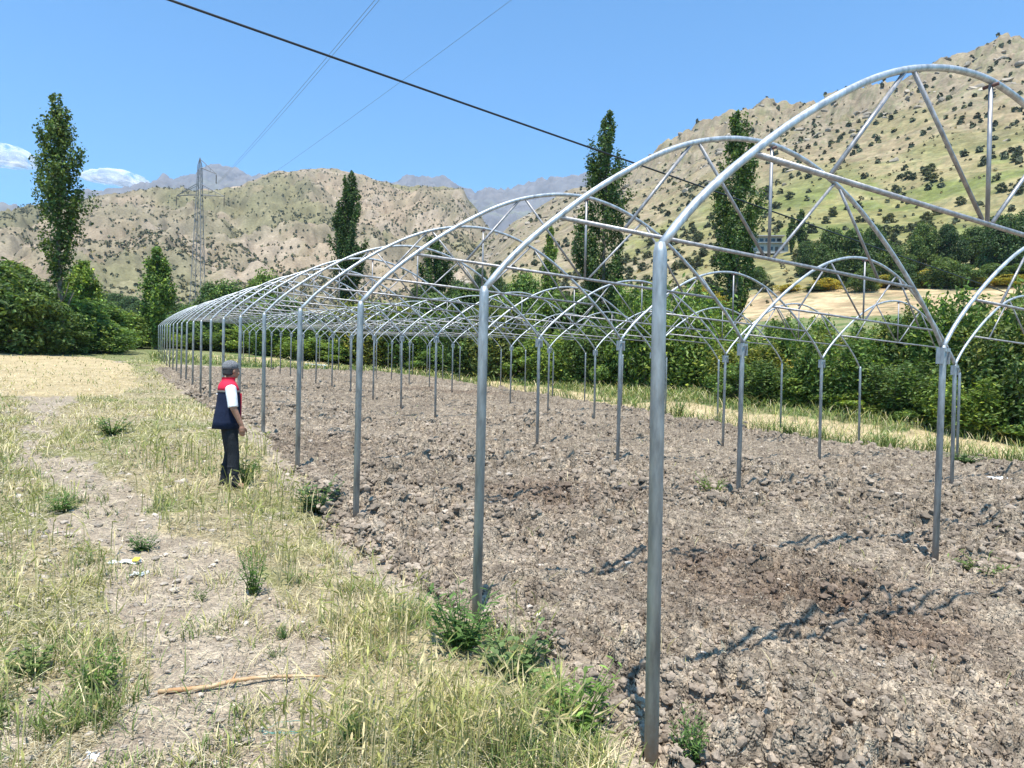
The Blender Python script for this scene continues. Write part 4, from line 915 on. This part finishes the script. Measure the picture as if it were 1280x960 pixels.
rng = np.random.RandomState(31)
def scatter(n, r0, r1, a0=-12, a1=80):
    r = np.exp(rng.uniform(math.log(r0), math.log(r1), n)); a = rng.uniform(R(a0), R(a1), n); return CAM[0]+r*np.sin(a), CAM[1]+r*np.cos(a), r, a
x, y, r, a = scatter(430000, 1.9, 62); d, strip, left, bey, n1, n2 = density(x, y)
k = rng.rand(len(x)) < d; x, y, r, a, strip, left, bey, n1, n2 = [q[k] for q in (x, y, r, a, strip, left, bey, n1, n2)]
z = H(x, y); n = len(x); gedge = inpoly(x, y, GEDGE); green = rng.rand(n) < np.where(bey, .72, np.where(gedge, .8, np.clip(.34+(fbm(x*.8, y*.8, 3, 161)-.5)*3.2, .05, .92)))
h = np.where(strip, .07+.17*n1, np.where(bey, .25+.5*n1, .05+.15*n1))*(.5+.9*rng.rand(n)); h = np.where(green, h*.85, h)
dry = np.array([.60, .50, .29])*np.exp(rng.randn(n, 1)*.22)*np.array([1, 1, 1]); gr = np.array([.15, .20, .055])*np.exp(rng.randn(n, 1)*.3)
yg = np.array([.37, .345, .11])*np.exp(rng.randn(n, 1)*.2); col = np.where(green[:, None], gr, np.where((rng.rand(n) < .38)[:, None], yg, dry))
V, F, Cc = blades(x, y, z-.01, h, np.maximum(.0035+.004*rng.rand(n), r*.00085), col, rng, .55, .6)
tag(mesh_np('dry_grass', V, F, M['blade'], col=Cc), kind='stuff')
# flattened straw litter on verge, path and soil
x, y, r, a = scatter(330000, 1.9, 40); so_ = inpoly(x, y, SOIL); zz_ = zones(x, y); k = rng.rand(len(x)) < np.where(so_, .07, np.where(zz_[1] | zz_[2], .8, .22)); x, y, r, so_ = x[k], y[k], r[k], so_[k]; n = len(x)
th = rng.rand(n)*6.28; L = (.02+.07*rng.rand(n))*np.clip(r/6, .7, 2.5)*np.where(so_, .7, 1); wd = np.maximum(.003, r*.0006); z = H(x, y)+np.where(so_, clod_h(x, y)+.015, .012+.045*rng.rand(n)**2)
dx, dy = np.cos(th)*L*.5, np.sin(th)*L*.5; px_, py_ = -np.sin(th)*wd*.5, np.cos(th)*wd*.5; tz = (rng.rand(n)-.5)*L*.5
V = np.stack([np.stack([x-dx-px_, y-dy-py_, z-tz], 1), np.stack([x-dx+px_, y-dy+py_, z-tz+.001], 1), np.stack([x+dx+px_, y+dy+py_, z+tz+.001], 1), np.stack([x+dx-px_, y+dy-py_, z+tz], 1)], 1).reshape(-1, 3)
col = np.array([.50, .425, .29])*np.exp(rng.randn(n, 1)*.25); tag(mesh_np('straw_litter', V, np.arange(4*n).reshape(n, 4), M['blade'], col=np.repeat(col, 4, 0)), kind='stuff')
# small stones on path and soil
x, y, r, a = scatter(60000, 2., 22, -10, 60); k = (r*.0014 < .03); x, y, r = x[k], y[k], r[k]; so_ = inpoly(x, y, SOIL); k = rng.rand(len(x)) < np.where(so_, .2, .32); x, y, r, so_ = x[k], y[k], r[k], so_[k]
s = np.clip(.0042*rng.rand(len(x))**-.5, .004, .03)*np.clip(r/5, .8, 2); z = H(x, y)+np.where(so_, clod_h(x, y), .01); SV, SF = ico(1); VV = []; FF = []
for q in range(len(x)):
    th = rng.rand()*6.28; V = SV*(.7+.6*rng.rand(len(SV)))[:, None]*s[q]*np.array([1.2, .9, .55]); c_, s_ = math.cos(th), math.sin(th)
    VV.append(np.stack([V[:, 0]*c_-V[:, 1]*s_+x[q], V[:, 0]*s_+V[:, 1]*c_+y[q], V[:, 2]+z[q]], 1)); FF.append(SF+q*len(SV))
col = np.repeat(np.array([.38, .32, .255])*np.exp(rng.randn(len(x), 1)*.25), len(SV), 0)
tag(mesh_np('small_stones', np.concatenate(VV), np.concatenate(FF), M['clod'], col=col), kind='stuff')
# wild barley with drooping awned heads
x, y, r, a = scatter(26000, 2.0, 12, -12, 50); _, strip, left, _ = zones(x, y); k = ((strip & (rng.rand(len(x)) < .34*(fbm(x*1.3, y*1.3, 2, 171) > .42)+.05)) | (left & (rng.rand(len(x)) < .13)))
ba_ = inpoly(x, y, BARLEY); k = (k & ~inpoly(x, y, GEDGE) & ~inpoly(x, y, CLEAR)) | (ba_ & (rng.rand(len(x)) < .32*(fbm(x*2.6, y*2.6, 3, 173) > .515))); x, y, r, ba_ = x[k], y[k], r[k], ba_[k]; n = len(x); z = H(x, y); h = (.15+.22*rng.rand(n))*np.where(ba_, 1.15, np.where(strip[k], 1.1, .85)); VV, FF, CC = [], [], []
base = np.where((rng.rand(n) < .55)[:, None], np.array([.37, .36, .125]), np.array([.60, .50, .28]))*np.exp(rng.randn(n, 1)*.15); b0 = 0
for q in range(n):
    th = rng.rand()*6.28; dr = np.array([math.cos(th), math.sin(th), 0]); sd2 = np.array([-dr[1], dr[0], 0]); P = np.array([x[q], y[q], z[q]]); ben = (.05+.25*rng.rand())*h[q]; wd = max(.0022, r[q]*.0005)
    tops = P+dr*ben+np.array([0, 0, h[q]]); mid = P+dr*ben*.3+np.array([0, 0, h[q]*.6]); dn = dr*.6+np.array([0, 0, .9-1.1*rng.rand()]); dn /= np.linalg.norm(dn); HL = .05+.03*rng.rand(); hw = max(.006, r[q]*.0011)
    up2 = np.cross(dn, sd2); v = [P-sd2*wd, P+sd2*wd, mid+sd2*wd, mid-sd2*wd, tops+sd2*wd, tops-sd2*wd]; f = [(0, 1, 2, 3), (3, 2, 4, 5)]
    for ax in (sd2, up2):
        i = len(v); v += [tops-ax*hw*.4, tops+ax*hw*.4, tops+dn*HL*.45+ax*hw, tops+dn*HL*.45-ax*hw, tops+dn*HL+ax*hw*.3, tops+dn*HL-ax*hw*.3]; f += [(i, i+1, i+2, i+3), (i+3, i+2, i+4, i+5)]
    for w_ in range(5):
        dv = dn+sd2*(rng.rand()-.5)*.5+up2*(rng.rand()-.5)*.5; st = tops+dn*HL*(.3+.15*w_); e = st+dv*.075; i = len(v); aw = max(.0007, r[q]*.00018); v += [st-sd2*aw, st+sd2*aw, e+sd2*aw*.3, e-sd2*aw*.3]; f += [(i, i+1, i+2, i+3)]
    VV.append(np.array(v)); FF.append(np.array(f)+b0); b0 += len(v); c = np.repeat(base[q][None], len(v), 0); c[:6] *= .85; CC.append(c)
tag(mesh_np('wild_barley', np.concatenate(VV), np.concatenate(FF), M['blade'], col=np.concatenate(CC)), kind='stuff')

# ------------------------------------------------------------------ single weeds
def weed_mesh(seed, n, hgt, wid, L, base, narrow=2.6):
    rng = np.random.RandomState(seed); VV = []; FF = []; CC = []; st = MB(); b0 = 0
    for s in range(max(5, n//9)):
        a = rng.rand()*6.28; rad = wid*.5*rng.rand()**.5; top = np.array([math.cos(a)*rad, math.sin(a)*rad, hgt*(.45+.6*rng.rand())]); root = top*np.array([.15, .15, 0])
        st.tube([tuple(root), tuple(root*.5+top*.5+np.array([0, 0, .02])), tuple(top)], [.004, .003, .0015], 5)
        for j in range(9):
            t = .12+.88*(j+rng.rand())/9; p = root+(top-root)*t; th = rng.rand()*6.28; dr = np.array([math.cos(th), math.sin(th), .35+.5*rng.rand()-.3*(1-t)]); dr /= np.linalg.norm(dr); sd2 = np.cross(dr, [0, 0, 1]); sd2 /= np.linalg.norm(sd2); l = L*(.5+.7*rng.rand())*(1.15-.5*t); ww = l/narrow
            v = [p, p+dr*l*.4+sd2*ww*.5, p+dr*l*.4-sd2*ww*.5, p+dr*l*.45-np.array([0, 0, ww*.18]), p+dr*l*.8+sd2*ww*.3-np.array([0, 0, l*.1]), p+dr*l*.8-sd2*ww*.3-np.array([0, 0, l*.1]), p+dr*l-np.array([0, 0, l*.22]), p+dr*l*.99-np.array([0, 0, l*.225])]
            f = [(0, 3, 1, 1), (0, 2, 3, 3), (1, 3, 6, 4), (3, 2, 5, 6)]; VV.append(np.array(v)); FF += [tuple(i+b0 for i in (dict.fromkeys(q))) for q in f]; b0 += len(v)
            CC.append(np.repeat((np.array(base)*math.exp(rng.randn()*.25))[None], len(v), 0))
    m = bpy.data.meshes.new('leaves'); m.from_pydata([tuple(q) for q in np.concatenate(VV)], [], FF); m.materials.append(M['leaf'])
    c = np.ones((b0, 4), np.float32); c[:, :3] = np.concatenate(CC); m.color_attributes.new('Col', 'FLOAT_COLOR', 'POINT').data.foreach_set('color', c.ravel())
    sm = st.mesh('stem', M['leaf'], True); sm.color_attributes.new('Col', 'FLOAT_COLOR', 'POINT').data.foreach_set('color', np.tile(np.array([*base, 1], np.float32), len(st.v)))
    return m, sm
WK = [weed_mesh(1, 240, .30, .45, .075, (.12, .205, .052)), weed_mesh(2, 190, .26, .40, .06, (.16, .225, .075), 1.7), weed_mesh(3, 250, .34, .5, .11, (.12, .20, .052), 4.0), weed_mesh(4, 90, .14, .5, .09, (.14, .20, .05), 6.)]
WEEDS = [(395, 642, 80, 50, 1, 'pale green bushy weed at the edge of the soil, left of the third post'), (318, 745, 44, 62, 0, 'dark green upright weed growing alone beside the footpath'), (578, 818, 110, 86, 2, 'tall leafy weed clump at the foot of the second nearest post'),
         (640, 848, 130, 72, 1, 'spreading green weed between the two nearest posts'), (715, 920, 125, 88, 0, 'dense dark green weed left of the nearest post, at the soil edge'), (250, 752, 34, 22, 3, 'small grassy tuft in the middle of the footpath'),
         (345, 824, 34, 20, 3, 'low green tuft on the path just above the fallen branch'), (862, 958, 60, 70, 2, 'upright thistle-like weed right of the foot of the nearest post'), (890, 618, 60, 26, 3, 'small sparse weed on the open soil between two middle posts'),
         (849, 520, 24, 20, 0, 'small round green weed at the far soil edge, seen right of the nearest post'), (985, 543, 34, 18, 1, 'green weed at the foot of a right rear post on the far soil edge'), (1232, 718, 100, 22, 3, 'flat patch of bright grass on the soil near the right edge'),
         (120, 868, 80, 60, 2, 'green weed clump in the dry grass at the lower left'), (40, 845, 90, 50, 1, 'broad leaved weed beside the bare earth at the lower left edge'), (306, 608, 44, 42, 2, 'green weed at the heels of the person'), (352, 800, 20, 22, 0, 'tiny weed right of the path among pebbles'),
         (500, 790, 40, 40, 0, 'small dark weed in the verge below the third post'), (1110, 556, 60, 18, 1, 'low green weed patch beyond the soil between the right rear posts'), (1205, 580, 60, 18, 1, 'low green weed patch beyond the soil at the right edge'), (140, 545, 60, 30, 1, 'grey green weed patch in the verge left of the person'),
         (75, 640, 50, 26, 0, 'dark weed in the left grass beside the bare path'), (440, 935, 60, 60, 2, 'weed in the barley at the bottom of the verge'), (180, 690, 46, 26, 0, 'flat green weed above the white wrapper'), (660, 945, 50, 40, 0, 'short dark weed at the very bottom, left of the nearest post')]
for px, py_, wp, hp, kk, lab in WEEDS:
    p = ground_at(px, py_); D = float((p-CAM)@FW); wd, hg = wp/CF*D, hp/CF*D; bw, bh = ((.45, .30), (.40, .26), (.5, .34), (.5, .14))[kk]
    r_ = empty('weed_plant', (p[0], p[1], p[2]-.005), rng.rand()*6.28); r_.scale = (wd/bw, wd/bw, hg/bh); tag(r_, lab, 'weed', 'weeds around the soil'); link('leaves', WK[kk][0], r_); link('stem', WK[kk][1], r_)

# ------------------------------------------------------------------ fallen branch and litter
def gz(px, py_, up=0.): p = ground_at(px, py_); return (p[0], p[1], p[2]+up)
wood = mat('peeled_wood', (.42, .20, .09), .7); b = wood.node_tree.nodes['Principled BSDF']; tc = nd(wood, 'ShaderNodeTexCoord'); nn = noise(wood, 9, 4, .6, tc.outputs['Object'])
lk(wood, ramp(wood, nn.outputs[0], [(.38, (.56, .43, .26)), (.58, (.46, .25, .11)), (.75, (.30, .17, .09))]), b.inputs['Base Color'])
P = [gz(198, 869, .022), gz(235, 868, .03), gz(262, 867, .04), gz(290, 862, .05), gz(318, 859, .055), gz(345, 856, .05), gz(380, 853, .04), gz(408, 852, .03)]
br = tag(MB().tube(P, [.013, .013, .0125, .012, .0105, .0095, .008, .006], 9).build('fallen_branch', wood, None, True), 'bent orange brown peeled branch lying across the footpath', 'branch')
MB().tube([P[3], tuple(np.array(P[3])+np.array([.03, .05, .03]))], [.008, .004], 6).build('twig', wood, br, True)
paper = mat('white_paper', (.80, .80, .78), .7); yel = mat('yellow_print', (.75, .50, .05), .6); teal = mat('teal_string', (.07, .26, .22), .6)
def crumpled(name, px, py_, wp, dp, seed, label, mtl, hz_=.03):
    p = ground_at(px, py_); D = float((p-CAM)@FW); w_, d_ = wp/CF*D, dp; rng = np.random.RandomState(seed); n, m_ = 9, 6; V = []; F = []
    for i in range(n):
        for j in range(m_):
            V.append(((i/(n-1)-.5)*w_*(.9+.2*rng.rand()), (j/(m_-1)-.5)*d_*(.7+.5*rng.rand()), .012+hz_*rng.rand()))
    F = [(i*m_+j, (i+1)*m_+j, (i+1)*m_+j+1, i*m_+j+1) for i in range(n-1) for j in range(m_-1)]
    o = MB().add(V, F).build(name, mtl, None, False, tuple(p)); o.rotation_euler = (0, 0, -YAW+rng.rand()*.4-.2); s = o.modifiers.new('thickness', 'SOLIDIFY'); s.thickness = .002
    return tag(o, label, 'litter'), w_, d_
o, w_, d_ = crumpled('paper_wrapper', 156, 706, 34, .085, 3, 'crumpled white wrapper with a yellow end lying on the footpath', paper, .03)
V = [((.28+.06*i)*w_, (j-.5)*d_*.85, .042+.008*((i*3+j*2) % 3)) for i in range(5) for j in (0, 1)]
e = MB().add(V, [(i*2, i*2+2, i*2+3, i*2+1) for i in range(4)]).build('yellow_end', yel, o); e.modifiers.new('thickness', 'SOLIDIFY').thickness = .003
crumpled('paper_scrap', 174, 721, 17, .11, 5, 'torn white paper scrap just below the yellow ended wrapper', paper, .03)
crumpled('paper_scrap', 1250, 600, 22, .3, 9, 'pale white paper scrap on the soil near the right edge', paper, .06)
crumpled('paper_scrap', 112, 950, 22, .09, 15, 'small white plastic scrap at the bottom left among leaves', paper, .02)
b = MB()
for sd_ in (0, 1):
    rr_ = np.random.RandomState(40+sd_); q = np.array(gz(352+sd_*8, 922+sd_*6, .02)); Pq = [q+np.array([math.cos(t*1.3+sd_)*.11*(1+.3*rr_.rand())+t*.015, math.sin(t*1.1)*.07, .01+.02*rr_.rand()]) for t in np.linspace(0, 4.2, 22)]
    b.tube(Pq, .0014, 5)
tag(b.build('plastic_string', teal, None, True), 'tangled teal plastic string lying at the bottom of the path', 'string')
p = ground_at(394, 460); o = MB().box((-.9, -.2, .25), (.9, .2, .32)).box((-.75, -.14, -.05), (-.65, .14, .248)).box((.65, -.14, -.05), (.75, .14, .248)).build('plank_bench', paper, None, False, tuple(p)); o.rotation_euler = (0, .06, -.2)
tag(o, 'pale low plank resting in the grass at the far edge of the soil', 'plank')
